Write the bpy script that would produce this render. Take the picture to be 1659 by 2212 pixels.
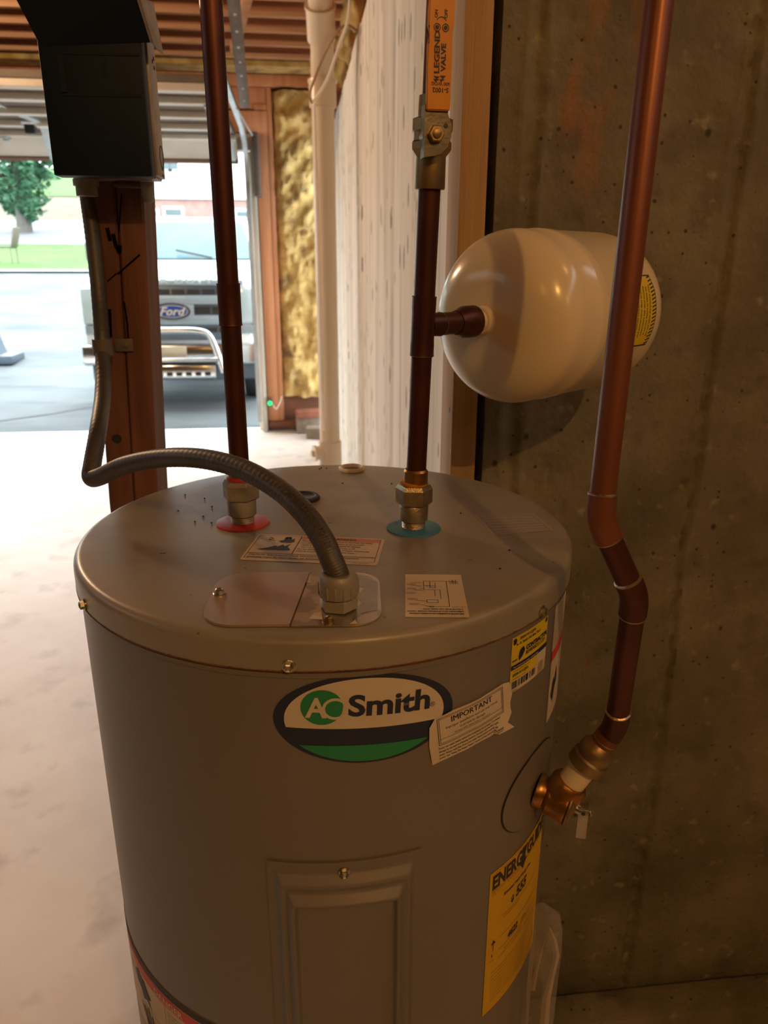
import bpy, bmesh, math, random
from mathutils import Vector, Matrix, noise
random.seed(7)
PI = math.pi
S = bpy.context.scene
for o in list(bpy.data.objects): bpy.data.objects.remove(o)

# ------------------------------------------------------------------ camera
HC = 1.65                                    # eye height
F = 1612.0
MR = ((0.99385, -0.03314, 0.10566), (-0.11071, -0.317, 0.94194), (0.00227, -0.94785, -0.31872))
cd = bpy.data.cameras.new('camera'); cam = bpy.data.objects.new('camera', cd)
S.collection.objects.link(cam); S.camera = cam
cam.matrix_world = Matrix(((MR[0][0], -MR[0][1], -MR[0][2], 0), (MR[1][0], -MR[1][1], -MR[1][2], 0),
                           (MR[2][0], -MR[2][1], -MR[2][2], HC), (0, 0, 0, 1)))
cd.sensor_fit = 'HORIZONTAL'; cd.sensor_width = 36; cd.lens = 36 * F / 1659
cd.clip_start = 0.02; cd.clip_end = 400
cd.dof.use_dof = True; cd.dof.focus_distance = 0.74; cd.dof.aperture_fstop = 12

# ------------------------------------------------------------------ light and exposure
S.view_settings.view_transform = 'Standard'; S.view_settings.look = 'None'
S.view_settings.exposure = 0.0; S.view_settings.gamma = 1; S.view_settings.use_curve_mapping = False
w = bpy.data.worlds.new('world'); S.world = w; w.use_nodes = True
bgn = w.node_tree.nodes['Background']; bgn.inputs[0].default_value = (0.86, 0.95, 1.0, 1); bgn.inputs[1].default_value = 7.5

def bulb(name, loc, power, col, size=0.04):
    l = bpy.data.lights.new(name, 'POINT'); l.energy = power; l.color = col; l.shadow_soft_size = size
    o = bpy.data.objects.new(name, l); o.location = loc; S.collection.objects.link(o); return o
WARM = (1.0, 0.55, 0.16)
bulb('basement_bulb', (0.60, -1.45, 3.0), 60, WARM, 0.020)
bulb('basement_bulb_far', (2.10, -2.20, 3.0), 18, WARM, 0.025)
bulb('basement_bulb_right', (1.25, 0.38, 2.9), 6, WARM, 0.022)
bulb('left_fill_bulb', (-0.85, -1.5, 2.9), 9, WARM, 0.04)  # weak fill lamp added on the left for the tank fronts
bulb('garage_fill_bulb', (-2.6, 4.2, 3.0), 150, (1.0, 0.70, 0.42), 0.06)  # unseen lamp added to brighten and warm the garage

# ------------------------------------------------------------------ materials
def mat(name, col, rough=0.6, metal=0.0, var=None, scale=8, stretch=(1, 1, 1), bump=0.0, bscale=None, detail=5, spec=0.5, emit=None, lo=0.35, hi=0.65):
    m = bpy.data.materials.new(name); m.use_nodes = True
    nt = m.node_tree; N = nt.nodes; L = nt.links; b = N['Principled BSDF']
    b.inputs['Roughness'].default_value = rough; b.inputs['Metallic'].default_value = metal
    b.inputs['Specular IOR Level'].default_value = spec
    c1 = tuple(col) + (1,)
    b.inputs['Base Color'].default_value = c1
    tc = N.new('ShaderNodeTexCoord'); mp = N.new('ShaderNodeMapping'); mp.inputs['Scale'].default_value = stretch
    L.new(tc.outputs['Object'], mp.inputs['Vector'])
    nz = N.new('ShaderNodeTexNoise'); nz.inputs['Scale'].default_value = scale; nz.inputs['Detail'].default_value = detail
    L.new(mp.outputs[0], nz.inputs['Vector'])
    cr = N.new('ShaderNodeValToRGB'); cr.color_ramp.elements[0].position = lo; cr.color_ramp.elements[1].position = hi
    cr.color_ramp.elements[0].color = c1
    cr.color_ramp.elements[1].color = (tuple(var) + (1,)) if var else tuple(min(1, c * 1.12) for c in col) + (1,)
    L.new(nz.outputs['Fac'], cr.inputs[0]); L.new(cr.outputs[0], b.inputs['Base Color'])
    if bump:
        n2 = N.new('ShaderNodeTexNoise'); n2.inputs['Scale'].default_value = bscale or scale * 4; n2.inputs['Detail'].default_value = 6
        L.new(mp.outputs[0], n2.inputs['Vector'])
        bp = N.new('ShaderNodeBump'); bp.inputs['Strength'].default_value = bump; bp.inputs['Distance'].default_value = 0.004
        L.new(n2.outputs['Fac'], bp.inputs['Height']); L.new(bp.outputs[0], b.inputs['Normal'])
    if emit:
        b.inputs['Emission Color'].default_value = tuple(emit[:3]) + (1,); b.inputs['Emission Strength'].default_value = emit[3]
    m['cr'] = cr.name
    return m

def mix_in(m, col, fac_nodes):
    """lay a second colour over a material's colour ramp, masked by the socket that fac_nodes builds"""
    nt = m.node_tree; N = nt.nodes; L = nt.links; b = N['Principled BSDF']
    src = b.inputs['Base Color'].links[0].from_socket
    mx = N.new('ShaderNodeMix'); mx.data_type = 'RGBA'
    L.new(src, mx.inputs[6]); mx.inputs[7].default_value = tuple(col) + (1,)
    L.new(fac_nodes(nt), mx.inputs[0]); L.new(mx.outputs[2], b.inputs['Base Color'])

def noise_mask(scale, lo, hi, stretch=(1, 1, 1), off=(0, 0, 0), detail=4):
    def f(nt):
        N = nt.nodes; L = nt.links
        tc = N.new('ShaderNodeTexCoord'); mp = N.new('ShaderNodeMapping'); mp.inputs['Scale'].default_value = stretch; mp.inputs['Location'].default_value = off
        L.new(tc.outputs['Object'], mp.inputs['Vector'])
        nz = N.new('ShaderNodeTexNoise'); nz.inputs['Scale'].default_value = scale; nz.inputs['Detail'].default_value = detail
        L.new(mp.outputs[0], nz.inputs['Vector'])
        mr = N.new('ShaderNodeMapRange'); mr.inputs[1].default_value = lo; mr.inputs[2].default_value = hi
        L.new(nz.outputs['Fac'], mr.inputs[0]); return mr.outputs[0]
    return f

def spot_mask(scale, size, stretch=(1, 1, 1)):
    """sparse round voids"""
    def f(nt):
        N = nt.nodes; L = nt.links
        tc = N.new('ShaderNodeTexCoord'); mp = N.new('ShaderNodeMapping'); mp.inputs['Scale'].default_value = stretch
        L.new(tc.outputs['Object'], mp.inputs['Vector'])
        v = N.new('ShaderNodeTexVoronoi'); v.inputs['Scale'].default_value = scale; v.inputs['Randomness'].default_value = 1
        L.new(mp.outputs[0], v.inputs['Vector'])
        sep = N.new('ShaderNodeSeparateColor'); L.new(v.outputs['Color'], sep.inputs[0])
        mul = N.new('ShaderNodeMath'); mul.operation = 'POWER'; L.new(sep.outputs[0], mul.inputs[0]); mul.inputs[1].default_value = 4
        sc = N.new('ShaderNodeMath'); sc.operation = 'MULTIPLY'; L.new(mul.outputs[0], sc.inputs[0]); sc.inputs[1].default_value = size
        sub = N.new('ShaderNodeMath'); sub.operation = 'SUBTRACT'; L.new(sc.outputs[0], sub.inputs[0]); L.new(v.outputs['Distance'], sub.inputs[1])
        mr = N.new('ShaderNodeMapRange'); mr.inputs[1].default_value = 0; mr.inputs[2].default_value = 0.06
        L.new(sub.outputs[0], mr.inputs[0]); return mr.outputs[0]
    return f

M = {}
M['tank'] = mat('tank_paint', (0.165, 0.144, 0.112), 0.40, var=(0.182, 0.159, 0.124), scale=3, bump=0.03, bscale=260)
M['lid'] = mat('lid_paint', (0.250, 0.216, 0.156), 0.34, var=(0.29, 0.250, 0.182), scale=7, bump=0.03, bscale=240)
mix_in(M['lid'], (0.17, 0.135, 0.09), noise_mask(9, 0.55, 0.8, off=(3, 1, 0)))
mix_in(M['lid'], (0.13, 0.10, 0.08), spot_mask(75, 0.16))
M['rust'] = mat('rust', (0.10, 0.035, 0.018), 0.9, var=(0.20, 0.07, 0.03), scale=60, bump=0.5)
M['exp'] = mat('expansion_paint', (0.70, 0.58, 0.37), 0.22, var=(0.73, 0.61, 0.40), scale=2, bump=0.02, bscale=180)
M['copper'] = mat('copper_aged', (0.25, 0.082, 0.038), 0.38, 0.45, var=(0.16, 0.05, 0.026), scale=9, stretch=(1, 1, .35), bump=0.05, bscale=120)
M['copper_dark'] = mat('copper_dark', (0.12, 0.038, 0.026), 0.42, 0.7, var=(0.075, 0.026, 0.021), scale=14, bump=0.08)
M['solder'] = mat('solder', (0.42, 0.33, 0.22), 0.3, 0.9, scale=60, bump=0.3)
M['brass'] = mat('brass', (0.34, 0.235, 0.095), 0.34, 0.9, var=(0.42, 0.18, 0.05), scale=20, bump=0.06)
M['brass_dull'] = mat('brass_dull', (0.36, 0.25, 0.12), 0.42, 0.8, var=(0.24, 0.16, 0.08), scale=25, bump=0.1)
M['steel'] = mat('steel', (0.50, 0.46, 0.38), 0.28, 0.95, var=(0.36, 0.33, 0.27), scale=30, bump=0.05)
M['dull_steel'] = mat('dull_steel', (0.24, 0.21, 0.17), 0.35, 0.7, var=(0.17, 0.15, 0.12), scale=50, bump=0.1)
M['galv'] = mat('galvanised', (0.46, 0.50, 0.52), 0.5, 0.6, var=(0.60, 0.64, 0.66), scale=20)
M['nut_grey'] = mat('dull_nut', (0.27, 0.25, 0.21), 0.55, 0.5, var=(0.36, 0.33, 0.27), scale=40, bump=0.15)
M['plate'] = mat('cover_plate', (0.50, 0.38, 0.27), 0.34, 0.5, var=(0.42, 0.31, 0.23), scale=6)
M['plate_bare'] = mat('bare_plate', (0.40, 0.36, 0.28), 0.25, 0.8, var=(0.58, 0.52, 0.42), scale=30, lo=.45, hi=.5)
M['hose'] = mat('grey_hose', (0.058, 0.050, 0.043), 0.45, var=(0.075, 0.065, 0.055), scale=20)
M['gland'] = mat('grey_plastic', (0.24, 0.215, 0.165), 0.38, var=(0.27, 0.24, 0.185), scale=20)
M['paper'] = mat('label_paper', (0.66, 0.54, 0.36), 0.6, var=(0.60, 0.48, 0.31), scale=18)
M['paper_white'] = mat('label_white', (0.62, 0.54, 0.41), 0.6, var=(0.58, 0.50, 0.37), scale=14)
M['ink'] = mat('ink', (0.03, 0.027, 0.03), 0.6)
M['mark'] = mat('carpenter_mark', (0.006, 0.005, 0.005), 1.0, spec=0.0)
M['navy'] = mat('navy_ink', (0.012, 0.018, 0.045), 0.4)
M['green'] = mat('green_ink', (0.012, 0.22, 0.075), 0.4)
M['red'] = mat('red_ink', (0.62, 0.05, 0.035), 0.5)
M['faded_red'] = mat('faded_red_ink', (0.60, 0.20, 0.13), 0.6)
M['yellow'] = mat('yellow_label', (0.66, 0.48, 0.02), 0.5)
M['energy'] = mat('energy_yellow', (0.60, 0.35, 0.01), 0.6)
M['ring_red'] = mat('red_ring', (0.46, 0.03, 0.025), 0.4)
M['ring_blue'] = mat('blue_ring', (0.05, 0.19, 0.29), 0.45)
M['black'] = mat('black_rubber', (0.018, 0.017, 0.016), 0.5)
M['orange'] = mat('orange_grip', (0.62, 0.24, 0.010), 0.36, var=(0.55, 0.20, 0.008), scale=16)
M['clear'] = mat('faded_label', (0.53, 0.44, 0.34), 0.5)
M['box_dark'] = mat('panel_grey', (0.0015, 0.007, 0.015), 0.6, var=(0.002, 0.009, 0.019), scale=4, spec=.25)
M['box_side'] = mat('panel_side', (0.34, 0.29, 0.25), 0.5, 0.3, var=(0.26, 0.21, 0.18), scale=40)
M['post'] = mat('post_wood', (0.11, 0.040, 0.022), 0.75, var=(0.18, 0.07, 0.036), scale=9, stretch=(6, 6, .35), bump=0.25)
M['stud'] = mat('stud_wood', (0.44, 0.27, 0.115), 0.75, var=(0.35, 0.20, 0.08), scale=12, stretch=(7, 2, .2), bump=0.3)
M['joist'] = mat('joist_wood', (0.46, 0.19, 0.09), 0.75, var=(0.58, 0.27, 0.14), scale=5, stretch=(.3, 3, 3), bump=0.2)
M['joist_flange'] = mat('joist_flange_wood', (0.66, 0.38, 0.22), 0.75, var=(0.56, 0.30, 0.17), scale=5, stretch=(.3, 3, 3), bump=0.2)
M['frame'] = mat('framing_wood', (0.44, 0.18, 0.08), 0.75, var=(0.55, 0.25, 0.12), scale=6, stretch=(3, 3, .3), bump=0.2)
M['deck'] = mat('subfloor', (0.16, 0.065, 0.035), 0.8, var=(0.24, 0.10, 0.05), scale=4)
M['insul'] = mat('yellow_insulation', (0.42, 0.27, 0.08), 0.95, var=(0.62, 0.45, 0.18), scale=9, bump=0.8, bscale=22)
mix_in(M['insul'], (0.20, 0.12, 0.06), noise_mask(4.5, 0.56, 0.74, off=(2, 5, 1)))
M['pvc'] = mat('pvc', (0.78, 0.66, 0.50), 0.3, var=(0.74, 0.62, 0.46), scale=3)
M['cable'] = mat('white_cable', (0.86, 0.80, 0.72), 0.5)
M['floor'] = mat('concrete_floor', (0.74, 0.64, 0.56), 0.5, var=(0.88, 0.83, 0.77), scale=1.6, bump=0.35, bscale=9)
mix_in(M['floor'], (0.64, 0.55, 0.48), noise_mask(5.5, 0.56, 0.72, off=(1, 1, 0), detail=7))
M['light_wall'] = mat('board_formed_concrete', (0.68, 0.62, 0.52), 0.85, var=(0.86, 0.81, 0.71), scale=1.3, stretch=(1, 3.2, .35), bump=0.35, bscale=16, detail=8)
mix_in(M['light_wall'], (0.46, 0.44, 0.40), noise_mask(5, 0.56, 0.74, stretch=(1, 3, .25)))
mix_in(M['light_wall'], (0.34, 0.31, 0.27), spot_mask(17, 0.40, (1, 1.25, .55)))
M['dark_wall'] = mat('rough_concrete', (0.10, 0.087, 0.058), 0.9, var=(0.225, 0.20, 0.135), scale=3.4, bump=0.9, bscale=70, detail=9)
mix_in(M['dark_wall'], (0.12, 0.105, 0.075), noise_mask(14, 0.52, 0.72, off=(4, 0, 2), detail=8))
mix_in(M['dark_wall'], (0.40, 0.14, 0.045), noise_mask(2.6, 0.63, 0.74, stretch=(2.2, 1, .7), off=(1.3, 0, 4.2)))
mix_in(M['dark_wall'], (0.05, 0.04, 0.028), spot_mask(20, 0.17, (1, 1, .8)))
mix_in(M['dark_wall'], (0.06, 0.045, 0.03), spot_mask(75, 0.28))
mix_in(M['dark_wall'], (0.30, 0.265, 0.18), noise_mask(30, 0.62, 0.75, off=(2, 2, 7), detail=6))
M['plain_wall'] = mat('basement_concrete', (0.075, 0.055, 0.036), 0.9, var=(0.10, 0.075, 0.05), scale=3, bump=0.2)
M['asphalt'] = mat('driveway_concrete', (0.088, 0.102, 0.105), 0.8, var=(0.135, 0.153, 0.155), scale=.8, bump=0.2, detail=8)
mix_in(M['asphalt'], (0.062, 0.075, 0.08), noise_mask(1.5, 0.52, 0.7, stretch=(.35, 1, 1), detail=8))
M['grass'] = mat('lawn', (0.038, 0.105, 0.008), 0.9, var=(0.065, 0.15, 0.016), scale=1.2, bump=0.6, detail=8)
M['mulch'] = mat('mulch', (0.11, 0.09, 0.06), 0.95, var=(0.16, 0.13, 0.085), scale=1.2, bump=0.6)
M['street'] = mat('street', (0.15, 0.16, 0.165), 0.85, scale=.6)
M['curb'] = mat('curb', (0.36, 0.37, 0.36), 0.85, scale=.6)
M['leaf'] = mat('leaves', (0.05, 0.15, 0.08), 0.7, var=(0.09, 0.21, 0.11), scale=2)
M['bark'] = mat('bark', (0.10, 0.09, 0.08), 0.9, scale=4)
M['siding'] = mat('white_siding', (0.72, 0.72, 0.70), 0.7, scale=2)
M['brickwall'] = mat('far_brick', (0.28, 0.16, 0.14), 0.9, var=(0.34, 0.21, 0.18), scale=3)
M['shingle'] = mat('shingles', (0.16, 0.16, 0.17), 0.9, scale=5)
M['glass_dark'] = mat('window_glass', (0.06, 0.09, 0.10), 0.1, scale=2)
M['truck'] = mat('truck_white', (0.76, 0.77, 0.77), 0.25, scale=1)
M['truck_grey'] = mat('grille_grey', (0.085, 0.11, 0.14), 0.35, 0.3, var=(0.10, 0.13, 0.16), scale=5)
M['truck_light'] = mat('grille_trim', (0.26, 0.32, 0.35), 0.35, 0.2, scale=5)
M['chrome'] = mat('chrome', (0.62, 0.65, 0.66), 0.16, 1.0, scale=5)
M['windshield'] = mat('windshield', (0.07, 0.13, 0.15), 0.08, 0.0, var=(0.10, 0.17, 0.19), scale=1.7, spec=.2)
M['lamp_glass'] = mat('headlamp_glass', (0.42, 0.52, 0.54), 0.15, 0.0, scale=8)
M['emblem_blue'] = mat('emblem_blue', (0.015, 0.05, 0.22), 0.3)
M['tyre'] = mat('tyre', (0.02, 0.02, 0.022), 0.8, bump=0.3)
M['door'] = mat('garage_door_paint', (0.58, 0.56, 0.50), 0.6, var=(0.50, 0.46, 0.39), scale=2.5)
M['door_shaded'] = mat('garage_door_shaded', (0.10, 0.082, 0.062), 0.7, var=(0.15, 0.12, 0.09), scale=3)  # door paint darkened: shade between the ribs put into the colour
M['seal'] = mat('door_seal', (0.15, 0.085, 0.06), 0.8)
M['track'] = mat('track_metal', (0.52, 0.58, 0.60), 0.45, 0.5, var=(0.42, 0.47, 0.49), scale=9)
M['dark_metal'] = mat('dark_metal', (0.10, 0.08, 0.065), 0.6, 0.2, var=(0.15, 0.12, 0.10), scale=14)
M['brick'] = mat('loose_brick', (0.30, 0.25, 0.19), 0.9, var=(0.22, 0.18, 0.14), scale=18, bump=0.5)
M['brick_red'] = mat('loose_brick_red', (0.34, 0.12, 0.07), 0.9, var=(0.26, 0.10, 0.06), scale=18, bump=0.5)
M['led'] = mat('led', (0.0, 0.7, 0.2), 0.4, emit=(0.0, 1.0, 0.22, 1.4))
M['wire_brown'] = mat('wire_brown', (0.40, 0.24, 0.12), 0.6)
M['clearplastic'] = mat('clear_bag', (0.75, 0.70, 0.62), 0.18)
pb = M['clearplastic'].node_tree.nodes['Principled BSDF']; pb.inputs['Transmission Weight'].default_value = 0.0; pb.inputs['Alpha'].default_value = 0.16
# spiral ribs on the hose
# ------------------------------------------------------------------ helpers
def wloc(p):
    v = Vector((0, 0, 0))
    while p: v += p.location; p = p.parent
    return v
def fin(bm, sharp=35, smooth=True):
    bmesh.ops.recalc_face_normals(bm, faces=bm.faces)
    me = bpy.data.meshes.new('m')
    if smooth:
        for f in bm.faces: f.smooth = True
    bm.to_mesh(me); bm.free()
    if smooth: me.set_sharp_from_angle(angle=math.radians(sharp))
    return me
def obj(name, bm, m, parent=None, sharp=35, smooth=True, origin=None, recalc=True):
    me = fin(bm, sharp, smooth) ; me.name = name
    me.materials.append(M[m] if isinstance(m, str) else m)
    o = bpy.data.objects.new(name, me); S.collection.objects.link(o)
    if parent is not None:
        me.transform(Matrix.Translation(-wloc(parent))); o.parent = parent
    else:
        if origin is None:
            vs = me.vertices; n = max(1, len(vs))
            c = Vector((sum(v.co.x for v in vs) / n, sum(v.co.y for v in vs) / n, min(v.co.z for v in vs))) if n else Vector()
        else: c = Vector(origin)
        me.transform(Matrix.Translation(-c)); o.location = c
    return o
def thing(name, label, cat, loc=(0, 0, 0), group=None):
    o = bpy.data.objects.new(name, None); S.collection.objects.link(o); o.location = loc; o.empty_display_size = .05
    o['label'] = label; o['category'] = cat
    if group: o['group'] = group
    return o
def tag(o, label, cat, group=None, kind=None):
    o['label'] = label; o['category'] = cat
    if group: o['group'] = group
    if kind: o['kind'] = kind
    return o
def struct(o, label=None):
    o['kind'] = 'structure'
    if label: o['label'] = label
    return o
def B(): return bmesh.new()
def box(bm, x0, x1, y0, y1, z0, z1, bev=0.0, mt=None):
    r = bmesh.ops.create_cube(bm, size=1)
    vs = r['verts']
    for v in vs:
        v.co = Vector(((x0 + x1) / 2 + v.co.x * (x1 - x0), (y0 + y1) / 2 + v.co.y * (y1 - y0), (z0 + z1) / 2 + v.co.z * (z1 - z0)))
    if bev:
        es = list({e for v in vs for e in v.link_edges})
        r2 = bmesh.ops.bevel(bm, geom=es, offset=bev, segments=2, affect='EDGES', profile=0.5)
        vs = list({v for f in r2['faces'] for v in f.verts} | {v for v in vs if v.is_valid})
    if mt is not None:
        for v in vs: v.co = mt @ v.co
    return vs
def frame_from(axis):
    a = Vector(axis).normalized()
    t = Vector((0, 0, 1)) if abs(a.z) < .9 else Vector((1, 0, 0))
    u = a.cross(t).normalized(); v = a.cross(u).normalized()
    return a, u, v
def lathe(bm, base, axis, prof, seg=32, cap=True, phase=0.0):
    """prof: list of (distance along the axis, radius)"""
    a, u, v = frame_from(axis); base = Vector(base); rings = []
    for (d, r) in prof:
        rings.append([bm.verts.new(base + a * d + (u * math.cos(2 * PI * k / seg + phase) + v * math.sin(2 * PI * k / seg + phase)) * r) for k in range(seg)])
    for i in range(len(rings) - 1):
        for k in range(seg):
            bm.faces.new((rings[i][k], rings[i][(k + 1) % seg], rings[i + 1][(k + 1) % seg], rings[i + 1][k]))
    if cap:
        bm.faces.new(rings[0]); bm.faces.new(rings[-1])
def catmull(pts, n=8):
    P = [Vector(p) for p in pts]; P = [P[0] * 2 - P[1]] + P + [P[-1] * 2 - P[-2]]
    out = []
    for i in range(1, len(P) - 2):
        for k in range(n):
            t = k / n; p0, p1, p2, p3 = P[i - 1], P[i], P[i + 1], P[i + 2]
            out.append(0.5 * ((2 * p1) + (p2 - p0) * t + (2 * p0 - 5 * p1 + 4 * p2 - p3) * t * t + (3 * p1 - p0 - 3 * p2 + p3) * t ** 3))
    out.append(P[-2]); return out
def tube(bm, path, r, seg=20, cap=True):
    path = [Vector(p) for p in path]; n = len(path)
    rs = r if isinstance(r, (list, tuple)) else [r] * n
    tang = []
    for i in range(n):
        t = path[min(i + 1, n - 1)] - path[max(i - 1, 0)]; tang.append(t.normalized())
    a, u, v = frame_from(tang[0]); rings = []
    for i in range(n):
        t = tang[i]; u = (u - t * u.dot(t)).normalized(); v = t.cross(u)
        rings.append([bm.verts.new(path[i] + (u * math.cos(2 * PI * k / seg) + v * math.sin(2 * PI * k / seg)) * rs[i]) for k in range(seg)])
    for i in range(n - 1):
        for k in range(seg):
            bm.faces.new((rings[i][k], rings[i][(k + 1) % seg], rings[i + 1][(k + 1) % seg], rings[i + 1][k]))
    if cap:
        bm.faces.new(rings[0]); bm.faces.new(rings[-1])
def prism(bm, pts, fn, d0, d1):
    """outline pts (a,b) swept from d0 to d1; fn(a,b,d)->xyz"""
    A = [bm.verts.new(fn(a, b, d0)) for a, b in pts]; Bv = [bm.verts.new(fn(a, b, d1)) for a, b in pts]
    n = len(pts); bm.faces.new(A); bm.faces.new(Bv[::-1])
    for i in range(n): bm.faces.new((A[i], A[(i + 1) % n], Bv[(i + 1) % n], Bv[i]))
def ray(x, y):
    c = Vector((x - 829.5, y - 1106, F)); return Vector((sum(MR[i][j] * c[j] for j in range(3)) for i in range(3)))
def at_y(x, y, Y):
    d = ray(x, y); k = Y / d.y; return Vector((d.x * k, Y, HC + d.z * k))
def at_d(x, y, D):
    d = ray(x, y) * (D / F); return Vector((d.x, d.y, HC + d.z))

# flat print ------------------------------------------------------------
def text_bm(s, size, align='LEFT', bold=0.0, sx=1.0, res=2, shear=0.0, space=1.0):
    cu = bpy.data.curves.new('t', 'FONT'); cu.body = s; cu.size = 1.0; cu.align_x = align; cu.offset = bold / size; cu.resolution_u = res; cu.shear = shear
    cu.space_character = space
    o = bpy.data.objects.new('t', cu); S.collection.objects.link(o)
    dg = bpy.context.evaluated_depsgraph_get(); me = bpy.data.meshes.new_from_object(o.evaluated_get(dg))
    bpy.data.objects.remove(o); bpy.data.curves.remove(cu)
    bm = bmesh.new(); bm.from_mesh(me); bpy.data.meshes.remove(me)
    for v in bm.verts: v.co.x *= sx * size; v.co.y *= size; v.co.z = 0
    return bm
class Print:
    """collects flat shapes in a label's own (u, v) plane"""
    def __init__(s): s.bm = bmesh.new(); s.tb = bmesh.new()
    def text(s, t, x, y, size, rot=0, **k):
        if 'M' in t and k.get('bold', 0) > 0:          # the font's M breaks when emboldened: thicken by overprinting
            bo = k['bold']; k = dict(k, bold=0.0)
            for dx, dy in ((-bo, 0), (bo, 0), (0, bo)): s.text(t, x + dx, y + dy, size, rot, **k)
            return s
        b = text_bm(t, size, **k); T = Matrix.Translation((x, y, 0)) @ Matrix.Rotation(rot, 4, 'Z')
        b.transform(T); me = bpy.data.meshes.new('x'); b.to_mesh(me); b.free(); s.tb.from_mesh(me); bpy.data.meshes.remove(me); return s
    def poly(s, pts):
        try: s.bm.faces.new([s.bm.verts.new((x, y, 0)) for x, y in pts])
        except ValueError: pass
        return s
    def rect(s, x0, y0, x1, y1): return s.poly([(x0, y0), (x1, y0), (x1, y1), (x0, y1)])
    def rrect(s, x0, y0, x1, y1, r):
        p = []
        for cx, cy, a in ((x1 - r, y0 + r, -90), (x1 - r, y1 - r, 0), (x0 + r, y1 - r, 90), (x0 + r, y0 + r, 180)):
            for k in range(5): t = math.radians(a + k * 22.5); p.append((cx + r * math.cos(t), cy + r * math.sin(t)))
        return s.poly(p)
    def border(s, x0, y0, x1, y1, t):
        s.rect(x0, y0, x1, y0 + t); s.rect(x0, y1 - t, x1, y1); s.rect(x0, y0 + t, x0 + t, y1 - t); s.rect(x1 - t, y0 + t, x1, y1 - t); return s
    def line(s, x0, y0, x1, y1, t):
        d = Vector((x1 - x0, y1 - y0)); 
        if d.length == 0: return s
        n = Vector((-d.y, d.x)).normalized() * t / 2
        return s.poly([(x0 + n.x, y0 + n.y), (x0 - n.x, y0 - n.y), (x1 - n.x, y1 - n.y), (x1 + n.x, y1 + n.y)])
    def ellipse(s, cx, cy, a, b, n=48):
        return s.poly([(cx + a * math.cos(2 * PI * k / n), cy + b * math.sin(2 * PI * k / n)) for k in range(n)])
    def ring(s, cx, cy, a, b, t, n=40, a0=0, a1=2 * PI):
        for k in range(n):
            p = a0 + (a1 - a0) * k / n; q = a0 + (a1 - a0) * (k + 1) / n
            s.poly([(cx + a * math.cos(p), cy + b * math.sin(p)), (cx + a * math.cos(q), cy + b * math.sin(q)),
                    (cx + (a - t) * math.cos(q), cy + (b - t) * math.sin(q)), (cx + (a - t) * math.cos(p), cy + (b - t) * math.sin(p))])
        return s
    def put(s, name, m, parent, fn, cut=0.0, label=None, cuty=0.0):
        bm = s.bm
        if cut and len(bm.verts):
            xs = [v.co.x for v in bm.verts]; x = math.floor(min(xs) / cut) * cut
            while x < max(xs):
                x += cut
                g = list(bm.verts) + list(bm.edges) + list(bm.faces)
                bmesh.ops.bisect_plane(bm, geom=g, plane_co=(x, 0, 0), plane_no=(1, 0, 0), dist=1e-7)
        if cuty:
            ys = [v.co.y for v in bm.verts]; y = math.floor(min(ys) / cuty) * cuty
            while y < max(ys):
                y += cuty
                bmesh.ops.bisect_plane(bm, geom=list(bm.verts) + list(bm.edges) + list(bm.faces), plane_co=(0, y, 0), plane_no=(0, 1, 0), dist=1e-7)
        bmesh.ops.triangulate(bm, faces=[f for f in bm.faces if len(f.verts) > 4])
        if len(s.tb.verts):
            me = bpy.data.meshes.new('x'); s.tb.to_mesh(me); bm.from_mesh(me); bpy.data.meshes.remove(me)
        s.tb.free()
        for v in bm.verts: v.co = Vector(fn(v.co.x, v.co.y))
        me = bpy.data.meshes.new(name); bm.to_mesh(me); bm.free(); me.materials.append(M[m])
        o = bpy.data.objects.new(name, me); S.collection.objects.link(o)
        me.transform(Matrix.Translation(-wloc(parent))); o.parent = parent
        if label: o['label'] = label
        return o

# ------------------------------------------------------------------ the setting
FW = 7.7                                            # far wall of the garage
ZC = 3.25                                           # underside of the joists
bm = B(); nx, ny = 60, 110
V = [[None] * (ny + 1) for _ in range(nx + 1)]
for i in range(nx + 1):
    for j in range(ny + 1):
        x = -6 + 8.5 * i / nx; y = -4 + 11.75 * j / ny
        V[i][j] = bm.verts.new((x, y, -0.001 + 0.006 * (noise.noise(Vector((x * .8, y * .8, 0))) - 0.6)))
for i in range(nx):
    for j in range(ny): bm.faces.new((V[i][j], V[i + 1][j], V[i + 1][j + 1], V[i][j + 1]))
struct(obj('floor', bm, 'floor', origin=(0, 0, 0)), 'worn pale concrete garage floor')

# light board-formed side wall: its concrete top is lower than the joists
def grid_wall(name, m, u0, u1, v0, v1, step, fn, disp, solid):
    bm = B(); nu = int((u1 - u0) / step); nv = int((v1 - v0) / (step * 1.6))
    G = [[bm.verts.new(fn(u0 + (u1 - u0) * i / nu, v0 + (v1 - v0) * j / nv, disp(u0 + (u1 - u0) * i / nu, v0 + (v1 - v0) * j / nv))) for j in range(nv + 1)] for i in range(nu + 1)]
    for i in range(nu):
        for j in range(nv): bm.faces.new((G[i][j], G[i + 1][j], G[i + 1][j + 1], G[i][j + 1]))
    # back face and rim so the wall has thickness
    c = [bm.verts.new(fn(u, v, -solid)) for u, v in ((u0, v0), (u1, v0), (u1, v1), (u0, v1))]
    bm.faces.new(c)
    bm.faces.new([G[i][0] for i in range(nu + 1)] + [c[1], c[0]]); bm.faces.new([G[i][nv] for i in range(nu + 1)] + [c[2], c[3]])
    bm.faces.new([G[0][j] for j in range(nv + 1)] + [c[3], c[0]]); bm.faces.new([G[nu][j] for j in range(nv + 1)] + [c[2], c[1]])
    return struct(obj(name, bm, m, sharp=80))
XW = 0.33
seams = [1.62, 1.9, 2.22, 2.70, 3.25, 3.95, 4.55, 5.1, 5.45, 5.9, 6.3, 6.75]
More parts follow.
